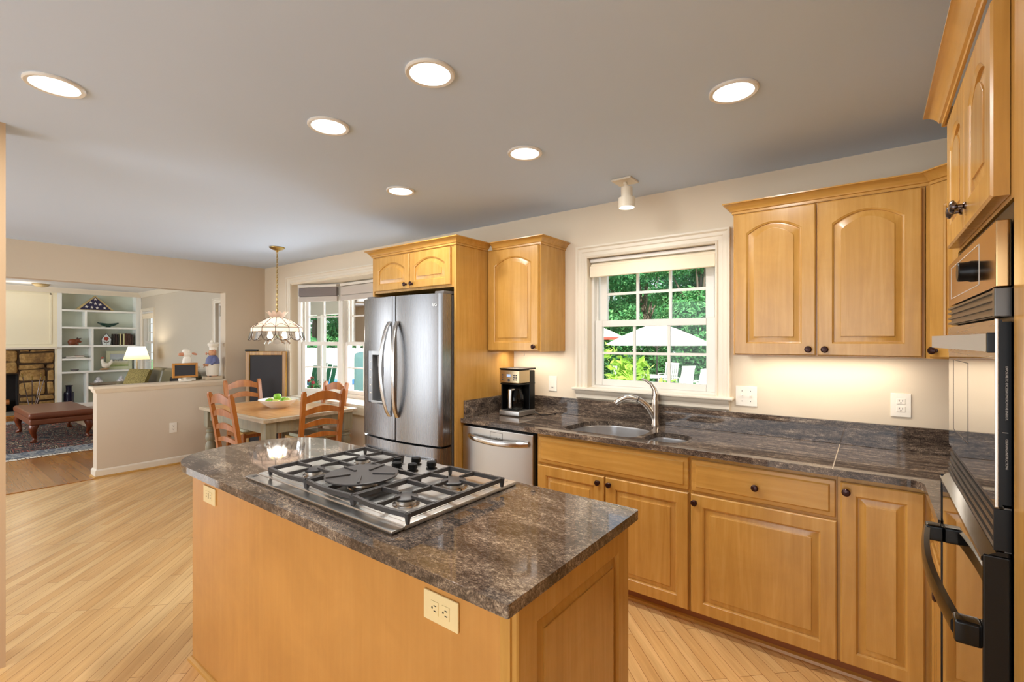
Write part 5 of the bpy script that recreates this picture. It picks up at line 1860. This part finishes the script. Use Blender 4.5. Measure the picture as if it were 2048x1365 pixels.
stones(1.565, 2.10, 0.03, 1.28)
stones(-0.3, 1.565, .79, 1.28)
b.build('stones', sm, t, ang=60)
b = MB(); b.box(BB, BB + .02, -0.3, 1.565, 0, .78); b.box(BB, BF - .06, 1.55, 1.565, 0, .78); b.box(BB, BF - .06, -0.3, 1.56, .775, .79); b.box(BB, BF - .06, -.3, 1.56, 0, .02); b.build('firebox', mat('soot_black', S(26, 20, 16), 0.95), t)
b = MB(); b.tube([(BF - .17, .6, .082), (BF - .17, 1.4, .084)], .06, 10); b.tube([(BF - .20, .7, .2), (BF - .15, 1.45, .21)], .055, 10); b.build('logs', 'pine', t)
b = MB(); b.box(BF, BF + .70, -.9, 2.10, .0, .03, .004); t2 = tag(b.build('hearth_slab', mat('grey_slate', S(128, 124, 112), 0.6)), 'flat grey hearth slab on the floor before the fireplace', 'hearth')
b = MB(); b.box(BF + .70, BF + .76, -.9, 2.16, .0, .028, .004); struct('trim_11', b, 'floor_lr')
t = thing('fireplace_tools', 'brass handled fireplace tool set on the hearth', 'fireplace tools', (-13.5, 1.72, .031))
b = MB(); b.lathe([(.10, 0), (.10, .015), (.03, .03), (.012, .05)], (-13.5, 1.72, .031), 18); b.build('base', 'black_gloss', t)
for i, (dy, top, lean) in enumerate(((-.09, .78, -.05), (.0, .72, .0), (.09, .76, .04), (.12, .70, .06))):
    b = MB(); p0 = (-13.5, 1.72 + dy * .35, .06); p1 = (-13.5, 1.72 + dy + lean, top)
    b.tube([p0, p1], .007, 8); o = b.build('tool', 'chrome', t)
    b = MB(); b.lathe([(.008, -.06), (.016, -.03), (.01, 0), (.018, .02), (0, .04)], p1, 10); b.build('handle', 'brass', o)

# ------------------------------------------------------------------ rug, ottoman, sofa, table and lamp
rm = mat('woven_rug', S(60, 56, 66), 0.95)
q = NT(rm)
co = q.coords((2.6, 6.0, 1))
n = q.noise(co, 1.35, 2, .6, .8); nb = q.noise(q.coords((2.2, 5, 1), (0, 0, 0), (7, 3, 0)), 2.0, 4, .6, 1.0)
f = q.ramp(n, [(.0, S(20, 19, 26)), (.36, S(150, 136, 116)), (.39, S(18, 18, 26)), (.45, S(150, 80, 62)), (.475, S(20, 18, 26)), (.53, S(176, 156, 124)), (.55, S(24, 22, 32)), (.61, S(112, 60, 48)), (.64, S(16, 15, 22))], 'CONSTANT')
bord = q.ramp(nb, [(.35, S(92, 100, 112)), (.48, S(150, 152, 150)), (.56, S(110, 116, 126)), (.62, S(60, 62, 76))], 'CONSTANT')
tc = q.n('ShaderNodeTexCoord'); sp_ = q.n('ShaderNodeSeparateXYZ'); q.l(tc.outputs['Object'], sp_.inputs[0])
ab = q.n('ShaderNodeMath', operation='ABSOLUTE'); q.l(sp_.outputs[0], ab.inputs[0])
gt = q.n('ShaderNodeMath', operation='GREATER_THAN'); q.l(ab.outputs[0], gt.inputs[0]); gt.inputs[1].default_value = 1.55
q.col(q.mix(f, bord, gt.outputs[0]))
t = thing('area_rug', 'dark patterned oriental rug with white fringe on the living room floor', 'rug', (-10.3, .45, 0))
b = MB(); b.box(-12.28, -8.36, -1.1, 1.98, .0005, .012, .003); b.build('pile', rm, t)
b = MB()
rr = random.Random(5)
for s, xe_ in ((1, -8.36), (-1, -12.28)):
    y = -1.1
    while y < 1.98:
        b.quad((xe_, y, .007), (xe_ + s * rr.uniform(.05, .085), y + rr.uniform(-.02, .02), .003), (xe_ + s * rr.uniform(.05, .085), y + .034, .003), (xe_, y + .03, .007)); y += .035
b.build('fringe', 'plaster', t)

M['leather'] = mat('brown_leather', S(116, 64, 40), 0.32)
M['mahog'] = mat('carved_mahogany', S(104, 48, 22), 0.25)
ox0, ox1, oy0, oy1 = -10.80, -9.38, 1.16, 1.87
t = thing('ottoman', 'brown leather ottoman bench on carved cabriole legs standing on the rug', 'ottoman', (-10.09, 1.515, .012))
b = MB(); b.box(ox0, ox1, oy0, oy1, .345, .435, .035, 4); b.build('cushion', 'leather', t)
b = MB(); b.box(ox0 + .01, ox1 - .01, oy0 + .01, oy1 - .01, .262, .347, .02, 3); b.build('upholstered_rail', 'leather', t)
for sx_ in (-1, 1):
    for sy_ in (-1, 1):
        x = ox0 + .08 if sx_ < 0 else ox1 - .08; y = oy0 + .07 if sy_ < 0 else oy1 - .07
        b = MB(); d = .7071
        pth = [(0, .275), (.012, .245), (.03, .20), (.02, .14), (-.005, .08), (.0, .045), (.02, .028), (.035, .0135)]
        b.tube([(x + sx_ * o_ * d, y + sy_ * o_ * d, z) for o_, z in pth], [.05, .052, .046, .032, .023, .024, .034, .03], 12)
        b.build('leg', 'mahog', t)

M['sofa'] = mat('olive_leather', S(112, 104, 78), 0.32)
M['sofa_dark'] = mat('dark_leather', S(34, 30, 28), 0.4)
t = thing('sofa', 'olive grey leather sofa behind the half wall', 'sofa', (-10.6, 3.1, 0))
sx0, sx1 = -11.85, -9.30
b = MB(); b.box(sx0, sx1, 2.66, 3.52, .06, .30, .04, 3); b.box(sx0 + .1, sx1 - .1, 3.36, 3.54, .28, .82, .05, 3); b.build('frame', 'sofa', t)
for s_x in (sx0, sx1 - .26):
    b = MB(); b.box(s_x, s_x + .26, 2.64, 3.5, .06, .66, .09, 4); b.build('arm', 'sofa', t)
for k in range(3):
    a = sx0 + .27 + k * (sx1 - sx0 - .54) / 3
    c = a + (sx1 - sx0 - .54) / 3
    b = MB(); b.box(a + .004, c - .004, 2.64, 3.28, .29, .47, .05, 4); b.build('seat_cushion', 'sofa', t)
    b = MB(); b.obox(((a + c) / 2, 3.24, .68), (1, 0, 0), (0, cos(.22), -sin(.22)), (0, sin(.22), cos(.22)), (c - a) / 2 - .004, .12, .25, .08)
    b.build('back_cushion', 'sofa', t, ang=60)
for s_x in (sx0 + .1, sx1 - .1):
    for s_y in (2.75, 3.42):
        b = MB(); b.lathe([(.02, .001), (.03, .06)], (s_x, s_y, 0), 10); b.build('foot', 'sofa_dark', t)
t = thing('throw_pillow', 'woven olive and gold throw pillow at the far arm of the sofa', 'pillow', (-11.28, 2.88, .66))
pm = mat('tweed_cloth', S(150, 132, 74), 0.95)
q = NT(pm); q.col(q.ramp(q.noise(q.coords(), 90, 3, .7), [(.4, S(98, 88, 48)), (.6, S(178, 160, 98))]))
b = MB()
bmesh.ops.create_cube(b.bm, size=1)
bmesh.ops.subdivide_edges(b.bm, edges=b.bm.edges[:], cuts=8, use_grid_fill=True)
for v in b.bm.verts:
    u_, w_, th = v.co.x * 2, v.co.z * 2, v.co.y
    bul = (1 - u_ ** 4 * .85) * (1 - w_ ** 4 * .85)
    v.co = (u_ * .29, th * (.04 + .14 * bul), w_ * .22)
bmesh.ops.transform(b.bm, matrix=Matrix.Translation((-11.28, 2.86, .70)) @ Matrix.Rotation(radians(18), 4, 'Z') @ Matrix.Rotation(radians(-22), 4, 'X'), verts=b.bm.verts)
b.build('cover', pm, t, ang=60)
t = thing('black_pillow', 'black pillow at the near end of the sofa behind the small chalkboard', 'pillow', (-9.2, 2.95, .62))
b = MB(); b.obox((-9.45, 2.98, .755), (cos(.3), sin(.3), 0), (-sin(.3), cos(.3), 0), (0, 0, 1), .16, .07, .10, .055); b.build('cover', 'black', t, ang=60)

t = thing('side_table', 'dark wood side table between the sofa and the bookcase', 'side table', (-12.25, 2.9, 0))
dw = mat('dark_walnut', S(84, 62, 40), 0.3)
b = MB(); b.box(-12.62, -11.95, 2.42, 3.36, .57, .605, .008); b.build('top', dw, t)
b = MB(); b.box(-12.56, -12.01, 2.48, 3.30, .50, .57); b.build('apron', dw, t)
for x in (-12.54, -12.03):
    for y in (2.5, 3.28):
        b = MB(); b.lathe([(.016, .001), (.025, .3), (.03, .57)], (x, y, 0), 10); b.build('leg', dw, t)
lx_, ly_ = -12.40, 3.15
t = thing('table_lamp', 'table lamp with lit cream pleated shade on the side table', 'table lamp', (lx_, ly_, .606))
b = MB(); b.lathe([(.08, 0.001), (.085, .012), (.06, .03), (.022, .05), (.018, .12), (.03, .16), (.032, .22), (.016, .27), (.014, .36), (.018, .40), (.008, .42), (.008, .50)], (lx_, ly_, .606), 18); b.build('base', mat('pale_lamp_base', S(216, 200, 166), 0.3), t)
b = MB(); rings = []
for r, z in ((.225, 1.065), (.20, 1.15), (.165, 1.26), (.145, 1.335)):
    rings.append([(lx_ + r * (1 + .012 * (k % 2)) * cos(2 * pi * k / 48), ly_ + r * (1 + .012 * (k % 2)) * sin(2 * pi * k / 48), z) for k in range(48)])
b.loops(rings, False); b.build('shade', translucent('lampshade_cloth', S(250, 232, 190), 0.6), t)
b = MB(); b.ball((lx_, ly_, 1.18), .03, .03, .045, 12, 8); b.build('bulb', 'bulb', t)
light('POINT', 'table_lamp_light', (lx_, ly_, 1.275), 9, WARM, shadow_soft_size=.03)
t = thing('flush_ceiling_light', 'small dome ceiling light in the living room near the cream panel', 'ceiling light', (-13.1, 1.80, 2.55))
b = MB(); b.lathe([(.13, .034), (.125, .02), (.09, -.012), (.0, -.03)], (-13.1, 1.80, 2.55), 20); b.build('dome', mat('frosted_dome', S(190, 170, 130), 0.4), t)
b = MB(); b.lathe([(.14, .0345), (.14, .026), (.126, .022)], (-13.1, 1.80, 2.55), 20, cap=False); b.build('ring', 'brass', t)
light('POINT', 'living_ceiling_light', (-13.0, 1.5, 2.38), 4, WARM, shadow_soft_size=.12)

# living room window and glazed door
dh_window('window_5', (LX0, LW + .06), 0, LX1 - LX0, LZ0, LZ1, 1.42, 2, 3, fr=.03, st=.045)
b = MB(); casing(b, LX0, LX1, LZ0, LZ1, LW, .07); b.box(LX0 - .08, LX1 + .08, LW - .05, LW + .01, LZ0 - .03, LZ0, .006); struct('trim_12', b, 'white_trim')
t = thing('roman_shade', 'cream shade at the top of the living room window', 'window shade', (LX0, LW, 2.0))
b = MB(); b.box(LX0 + .01, LX1 - .01, LW - .012, LW + .005, 1.97, 2.06, .005); b.box(LX0 + .01, LX1 - .01, LW - .02, LW + .005, 2.02, 2.09, .005); b.build('folded_cloth', 'shade_cream', t)
b = MB(); b.box(LX0 + .008, LX1 - .008, LW - .015, LW + .005, 2.095, 2.135); b.build('head_rail', 'white_cool', t)
dr = bpy.data.objects.new('door_1', None); dr.location = (DX0, LW + .06, 0); dr['kind'] = 'structure'; COL.objects.link(dr)
b = MB(); casing(b, DX0, DX1, 0, LZ1, LW, .09); b.build('door_casing', 'white_trim', dr)
b = MB()
for (a, c, d, e) in ((DX0, DX0 + .13, 0.01, LZ1 - .27), (DX1 - .13, DX1, 0.01, LZ1 - .27), (DX0 + .13, DX1 - .13, 1.73, LZ1 - .27), (DX0 + .13, DX1 - .13, .01, .25), (DX0, DX1, LZ1 - .27, LZ1 - .23), (DX0, DX1, LZ1 - .04, LZ1), (DX0, DX0 + .05, LZ1 - .23, LZ1 - .04), (DX1 - .05, DX1, LZ1 - .23, LZ1 - .04)):
    b.box(a, c, LW + .04, LW + .085, d, e, .003)
for k in range(1, 5): b.box(DX0 + .13, DX1 - .13, LW + .055, LW + .07, .25 + k * .296 - .01, .25 + k * .296 + .01)
b.box((DX0 + DX1) / 2 - .01, (DX0 + DX1) / 2 + .01, LW + .055, LW + .07, .25, 1.73)
b.build('door_leaf', 'white_cool', dr)
b = MB(); b.quad((DX0 + .13, LW + .062, .25), (DX1 - .13, LW + .062, .25), (DX1 - .13, LW + .062, 1.73), (DX0 + .13, LW + .062, 1.73)); b.quad((DX0 + .05, LW + .062, LZ1 - .23), (DX1 - .05, LW + .062, LZ1 - .23), (DX1 - .05, LW + .062, LZ1 - .04), (DX0 + .05, LW + .062, LZ1 - .04)); b.build('glass_pane', 'glass', dr)

# ------------------------------------------------------------------ the garden outside
FWD = Vector((-sin(YAW), cos(YAW), 0)); RGT = Vector((cos(YAW), sin(YAW), 0))


def at(u, w, z=0.0):
    """point at depth w (m) along the view for horizontal direction u"""
    p = FWD * w + RGT * ((u - 1024) / 943.6 * w)
    return Vector((p.x, p.y, z))


GZ = -0.5
gm = mat('lawn_green', S(60, 104, 60), 0.95)
q = NT(gm); q.col(q.ramp(q.noise(q.coords(), 3.5, 6, .7), [(.35, S(44, 88, 50)), (.65, S(84, 134, 78))]))
b = MB(); b.quad((-60, 3.25, GZ - .02), (40, 3.25, GZ - .02), (40, 70, GZ - .02), (-60, 70, GZ - .02)); struct('ground_lawn', b, gm, smooth=False)
pm_ = mat('pale_paving', S(206, 202, 194), 0.8)
b = MB(); b.prism([(-22, 3.3), (6, 3.3), (6, 17), (-6, 19.5), (-22, 19.5)], GZ - .1, GZ); struct('ground_patio', b, pm_)
b = MB(); b.prism([(-16, 3.76), (-5.0, 3.76), (-5.0, 11), (-16, 11)], GZ - .05, -.12); struct('ground_deck', b, pm_)


def leafmat(name, cols, tr=.35):
    m = bpy.data.materials.new(name); m.use_nodes = True
    q = NT(m)
    c = q.ramp(q.noise(q.coords(), 3.0, 4, .75), [(.32, cols[0]), (.5, cols[1]), (.68, cols[2])])
    q.col(c)
    q.b.inputs['Roughness'].default_value = .55
    q.b.inputs['Specular IOR Level'].default_value = .3
    t = q.n('ShaderNodeBsdfTranslucent'); q.l(c, t.inputs[0])
    mx = q.n('ShaderNodeMixShader'); mx.inputs[0].default_value = tr
    out = q.t.nodes['Material Output']
    q.l(q.b.outputs[0], mx.inputs[1]); q.l(t.outputs[0], mx.inputs[2]); q.l(mx.outputs[0], out.inputs[0])
    return m


LM = [leafmat('maple_leaves', (S(46, 104, 62), S(84, 152, 92), S(150, 204, 134))), leafmat('dark_leaves', (S(40, 98, 62), S(74, 146, 92), S(132, 192, 128)))]
LIME = leafmat('lime_leaves', (S(110, 158, 52), S(164, 204, 84), S(206, 232, 130)), .4)
IVY = leafmat('ivy_leaves', (S(24, 66, 34), S(44, 98, 50), S(86, 140, 72)), .25)
BARK = mat('bark', S(104, 92, 78), 0.9)


def leaf_cloud(rng, blobs, n, size, flat=.35):
    b = MB(); bm = b.bm
    tot = sum(r[0] * r[1] * r[2] for c, r in blobs)
    for c, r in blobs:
        k = int(n * r[0] * r[1] * r[2] / tot)
        for _ in range(k):
            d = Vector((rng.gauss(0, 1), rng.gauss(0, 1), rng.gauss(0, 1))).normalized()
            rad = rng.random() ** .45
            p = Vector(c) + Vector((d.x * r[0], d.y * r[1], d.z * r[2])) * rad
            s = size * rng.uniform(.6, 1.3)
            nrm = (d + Vector((rng.gauss(0, .7), rng.gauss(0, .7), rng.gauss(0, .7) + flat))).normalized()
            u = nrm.orthogonal().normalized()
            u.rotate(Matrix.Rotation(rng.uniform(0, 6.28), 3, nrm))
            v = nrm.cross(u)
            pts = [p - u * s, p + v * s * .42 + nrm * s * .1, p + u * s, p - v * s * .42 + nrm * s * .1]
            bm.faces.new([bm.verts.new(x) for x in pts])
    return b


def tree_mesh(seed, hgt, rad, z0=1.2, n=15000, size=.15):
    rng = random.Random(seed)
    blobs = []
    for k in range(17):
        a = rng.uniform(0, 6.28); rr = rad * rng.uniform(.2, .75); zz = z0 + (hgt - z0) * rng.uniform(.03, .95)
        s = rad * rng.uniform(.38, .6)
        blobs.append(((rr * cos(a), rr * sin(a), zz), (s, s, s * .55)))
    t = MB()
    tr = [(0, 0, 0), (.1, .05, hgt * .2), (-.05, .1, hgt * .4), (.1, 0, hgt * .7)]
    t.tube(tr, [.2, .15, .12, .05], 8)
    for c, r in blobs[:7]:
        t.tube([(0, 0.05, hgt * .25), (c[0] * .5, c[1] * .5, c[2] * .7), c], [.09, .06, .02], 6)
    return leaf_cloud(rng, blobs, n, size), t


TREES = [(1195, 27, 'leafy garden tree at the left edge of the sink window view', 0, 8.6, 2.7), (1290, 33, 'dark leafy tree behind the top of the large white umbrella', 1, 10.5, 3.6),
         (1400, 27, 'leafy tree with bare pale branches at the right edge of the sink window view', 0, 9.0, 2.7),
         (1212, 40, 'distant tree showing between the two left trees of the sink window view', 1, 11.5, 3.4), (1372, 40, 'distant tree showing behind the right hand trees of the sink window view', 1, 12, 3.4),
         (1292, 48, 'furthest tall tree at the middle of the sink window view', 0, 13.5, 4.0),
         (626, 20, 'small leafy tree left of the porch column beyond the bow window', 1, 5.2, 1.35), (690, 24.5, 'leafy tree right of the porch column beyond the bow window', 0, 6.4, 1.9), (738, 20, 'small tree seen in the bow window right beside the refrigerator', 1, 5.2, 1.35)]
for i, (u, w, lab, mi, h_, r_) in enumerate(TREES):
    p = at(u, w, GZ - .02)
    t = thing('garden_tree', lab, 'tree', p, 0, 'trees beyond the patio')
    fol, tr = tree_mesh(20 + i, h_, r_, 1.4 if i < 6 else .8)
    tr.build('trunk', BARK, t, world=False)
    fol.build('foliage', LM[mi], t, world=False, smooth=False)
# bank of ivy and hedge
rng = random.Random(99)
blobs = []
for u in range(1000, 1640, 18):
    q_ = at(u, 23.2 + rng.uniform(-.5, .5), GZ + rng.uniform(.15, .3)); blobs.append((q_, (.8, 1.2, .6)))
    q_ = at(u + 9, 25.2 + rng.uniform(-.5, .5), GZ + rng.uniform(.6, .9)); blobs.append((q_, (1.0, 1.0, .75)))
for u in range(480, 760, 16):
    q_ = at(u, 17.0 + rng.uniform(-.2, .2), GZ + .9); blobs.append((q_, (.6, .6, 1.1)))
o = leaf_cloud(rng, blobs, 20000, .12).build('ivy_hedge', IVY, None, smooth=False)
tag(o, 'low dark green ivy bank under the garden trees', 'hedge', kind='stuff')
blobs = []
for u in list(range(960, 1660, 14)) + list(range(540, 790, 14)):
    for k in range(3):
        blobs.append((at(u + rng.uniform(-6, 6), 56 + rng.uniform(-2, 2), 1.5 + 4.2 * k + rng.uniform(-1, 1)), (1.9, 2.2, 2.4)))
o = leaf_cloud(rng, blobs, 26000, .34).build('woodland_tree_foliage', LM[1], None, smooth=False)
tag(o, 'distant woodland foliage closing the back of the garden', 'woodland', kind='stuff')
# lime shrub close to the kitchen window
p = at(1243, 5.2, GZ)
t = thing('lime_shrub', 'bright lime green shrub just outside the sink window', 'shrub', p)
rng = random.Random(4)
bl = [((rng.uniform(-.25, .12), rng.uniform(-.2, .25), rng.uniform(1.2, 1.72)), (.18, .18, .16)) for _ in range(10)] + [((rng.uniform(-.2, .55), rng.uniform(-.2, .3), rng.uniform(1.15, 1.5)), (.18, .18, .12)) for _ in range(10)] + [((-.17, 0, 1.85), (.12, .12, .12)), ((0, 0, .7), (.4, .35, .6))]
leaf_cloud(rng, bl, 2000, .062).build('foliage', LIME, t, world=False, smooth=False)
b = MB()
for k in range(6): b.tube([(0, 0, .0), (rng.uniform(-.2, .2), rng.uniform(-.15, .15), .8), (rng.uniform(-.2, .3), rng.uniform(-.2, .2), 1.4)], [.02, .014, .006], 6)
b.build('stems', BARK, t, world=False)
# patio umbrellas
M['canvas'] = translucent('white_canvas', S(250, 246, 240), .3)
M['red_canvas'] = translucent('red_canvas', S(222, 92, 80), .4)


def umbrella(label, p, zr, za, R, mm, vh, vm):
    t = thing('patio_umbrella', label, 'umbrella', p, .2)
    b = MB(); N = 8
    zr -= p.z; za -= p.z
    rings = []
    for f in (1.0, .66, .33, .02):
        rings.append([(R * f * cos(2 * pi * k / N), R * f * sin(2 * pi * k / N), zr + (za - zr) * (1 - f) + .05 * sin(pi * f)) for k in range(N)])
    b.loops(rings); b.build('canopy', mm, t, world=False, smooth=False)
    b = MB(); N2 = 8
    b.loops([[(R * cos(2 * pi * k / N), R * sin(2 * pi * k / N), zr) for k in range(N)], [(R * 1.01 * cos(2 * pi * k / N), R * 1.01 * sin(2 * pi * k / N), zr - vh) for k in range(N)]], False); b.build('valance', vm, t, world=False, smooth=False)
    b = MB(); b.tube([(0, 0, .02), (0, 0, za + .03)], .024, 8); b.build('pole', 'iron', t, world=False)
    b = MB()
    for k in range(N): b.tube([(0, 0, zr - .15), (R * .5 * cos(2 * pi * k / N), R * .5 * sin(2 * pi * k / N), zr + (za - zr) * .48)], .010, 5)
    b.build('struts', 'iron', t, world=False)
    b = MB(); b.lathe([(.28, 0), (.28, .05), (.05, .08), (.04, .3)], (0, 0, 0), 14); b.build('base', 'iron', t, world=False)


umbrella('large white patio umbrella in the middle of the garden view', at(1314, 17, GZ), 1.33, 2.12, 1.86, 'canvas', .035, 'canvas')
umbrella('second patio umbrella with red edge, partly cut by the window frame', at(1178, 20.2, GZ), 1.60, 2.2, 1.5, 'canvas', .10, 'red_canvas')
# patio table and chairs
p = at(1293, 16.6, GZ)
M['pwhite'] = mat('white_patio_paint', S(240, 240, 238), 0.5)
t = thing('patio_table', 'white patio table beneath the large umbrella', 'table', p)
b = MB(); b.lathe([(.75, .70), (.75, .73), (0, .73)], (0, 0, 0), 24); b.lathe([(.0, .70), (.75, .70)], (0, 0, 0), 24); b.build('top', 'pwhite', t, world=False)
for k in range(4):
    b = MB(); a = k * pi / 2 + .4; b.tube([(.5 * cos(a), .5 * sin(a), .70), (.6 * cos(a), .6 * sin(a), 0.001)], .025, 8); b.build('leg', 'pwhite', t, world=False)


def patio_chair(label):
    t = thing('patio_chair', label, 'chair', group='white patio chairs')
    b = MB(); b.box(-.27, .27, -.25, .27, .40, .43, .006); b.build('seat', 'pwhite', t, world=False)
    b = MB()
    for k in range(7):
        x = -.24 + .08 * k; b.obox((x, -.33, .74), (1, 0, 0), (0, cos(.22), sin(.22)), (0, -sin(.22), cos(.22)), .03, .008, .34)
    b.obox((0, -.40, 1.04), (1, 0, 0), (0, cos(.22), sin(.22)), (0, -sin(.22), cos(.22)), .28, .014, .035)
    b.build('backrest', 'pwhite', t, world=False)
    for x in (-.26, .26):
        for y in (-.24, .25):
            b = MB(); b.box(x - .02, x + .02, y - .02, y + .02, 0.001, .64 if y > 0 else .64); b.build('leg', 'pwhite', t, world=False)
        b = MB(); b.box(x - .035, x + .035, -.26, .30, .64, .665, .005); b.build('arm', 'pwhite', t, world=False)
    return t


pc = patio_chair('white slatted patio chair right of the umbrella table, seen from behind')
pc.location = at(1362, 16.8, GZ); pc.rotation_euler = (0, 0, 1.0)
dup(pc, at(1389, 15.2, GZ), 1.3, 'white slatted patio chair furthest right on the patio')
dup(pc, at(1250, 18, GZ), -1.4, 'white slatted patio chair left of the umbrella table')
dup(pc, at(1335, 18.6, GZ), 3.0, 'white slatted patio chair behind the umbrella table')
# porch beyond the bow window
b = MB(); b.box(-14.2, -6.75, 3.76, 5.36, 2.26, 2.36); b.box(-14.2, -6.75, 5.16, 5.34, 1.98, 2.27); struct('ceiling_porch', b, 'white_cool')
b = MB(); b.box(-8.87, -8.74, 5.18, 5.31, -.12, 1.98, .006); b.box(-8.90, -8.71, 5.15, 5.34, -.12, .02, .006); struct('column_porch', b, 'white_cool')
# green adirondack chair
t = thing('adirondack_chair', 'dark green slatted garden chair on the deck beyond the bow window', 'chair', at(624, 9.6, -.119), -2.7)
t.scale = (1.05, 1.05, 1.05)
GR = mat('green_paint', S(20, 118, 84), 0.4)
b = MB()
for k in range(5): b.obox((-.22 + .11 * k, -.30, .62 + .03 * (2 - abs(k - 2))), (1, 0, 0), (0, cos(.35), sin(.35)), (0, -sin(.35), cos(.35)), .045, .011, .40, .003)
b.build('backrest', GR, t, world=False)
b = MB()
for k in range(6): b.box(-.28, .28, -.16 + .09 * k, -.16 + .09 * k + .075, .24 + .02 * k, .262 + .02 * k, .003)
b.build('seat', GR, t, world=False)
for s in (-1, 1):
    b = MB(); b.box(s * .36 - .07, s * .36 + .07, -.36, .36, .56, .58, .005); b.build('arm', GR, t, world=False)
    b = MB(); b.box(s * .31 - .012, s * .31 + .012, .26, .36, 0.001, .56); b.build('front_leg', GR, t, world=False)
    b = MB(); b.obox((s * .29, -.08, .18), (1, 0, 0), (0, cos(.3), sin(.3)), (0, -sin(.3), cos(.3)), .011, .48, .05); b.build('side_rail', GR, t, world=False)
t = thing('blue_shape', 'low blue unidentified shape beyond the green garden chair', 'unidentified object', at(664, 12.5, GZ), .4)  # plain box standing for a blue shape of unknown identity
b = MB(); b.box(-.5, .5, -.35, .35, 0.001, .80, .03); b.build('body', mat('box_grey', S(214, 214, 214), 0.5), t, world=False)
b = MB(); b.box(-.52, .52, -.37, .37, .80, .93, .03); b.build('lid', mat('pool_blue', S(70, 130, 200), 0.4), t, world=False)
t = thing('covered_grill', 'tall teal fabric covered shape outside the bow window beside the refrigerator', 'covered grill', (-5.62, 4.42, -.119), .3)
b = MB(); b.box(-.45, .45, -.28, .28, .35, 1.42, .08, 3); b.build('cover', mat('teal_cover', S(130, 178, 184), 0.7), t, world=False)
b = MB(); b.box(-.4, .4, -.24, .24, .001, .36); b.build('cart', 'iron', t, world=False)
t = thing('garden_fence', 'tall white board fence behind the green garden chair', 'fence', at(640, 15.5, GZ), radians(30))
b = MB()
for k in range(22): b.box(-2.6 + k * .24, -2.6 + k * .24 + .225, -.01, .01, .05, 1.72, .003)
b.build('boards', M['pwhite'], t, world=False)
for k in range(5):
    b = MB(); b.box(-2.6 + k * 1.3 - .05, -2.6 + k * 1.3 + .05, .012, .11, .001, 1.82, .006); b.build('post', M['pwhite'], t, world=False)
# red flowers by the deck
t = thing('flowering_plant', 'plant with red flowers in front of the green garden chair', 'plant', at(616, 8.8, -.119))
rng = random.Random(8)
leaf_cloud(rng, [((0, 0, .4), (.3, .3, .35)), ((.1, .1, .7), (.2, .2, .2))], 260, .05).build('foliage', LM[0], t, world=False, smooth=False)
b = MB()
for k in range(16): b.ball((rng.uniform(-.25, .25), rng.uniform(-.25, .25), rng.uniform(.5, .9)), .035, .035, .03, 8, 6)
b.build('flowers', mat('flower_red', S(190, 60, 70), 0.6), t, world=False)
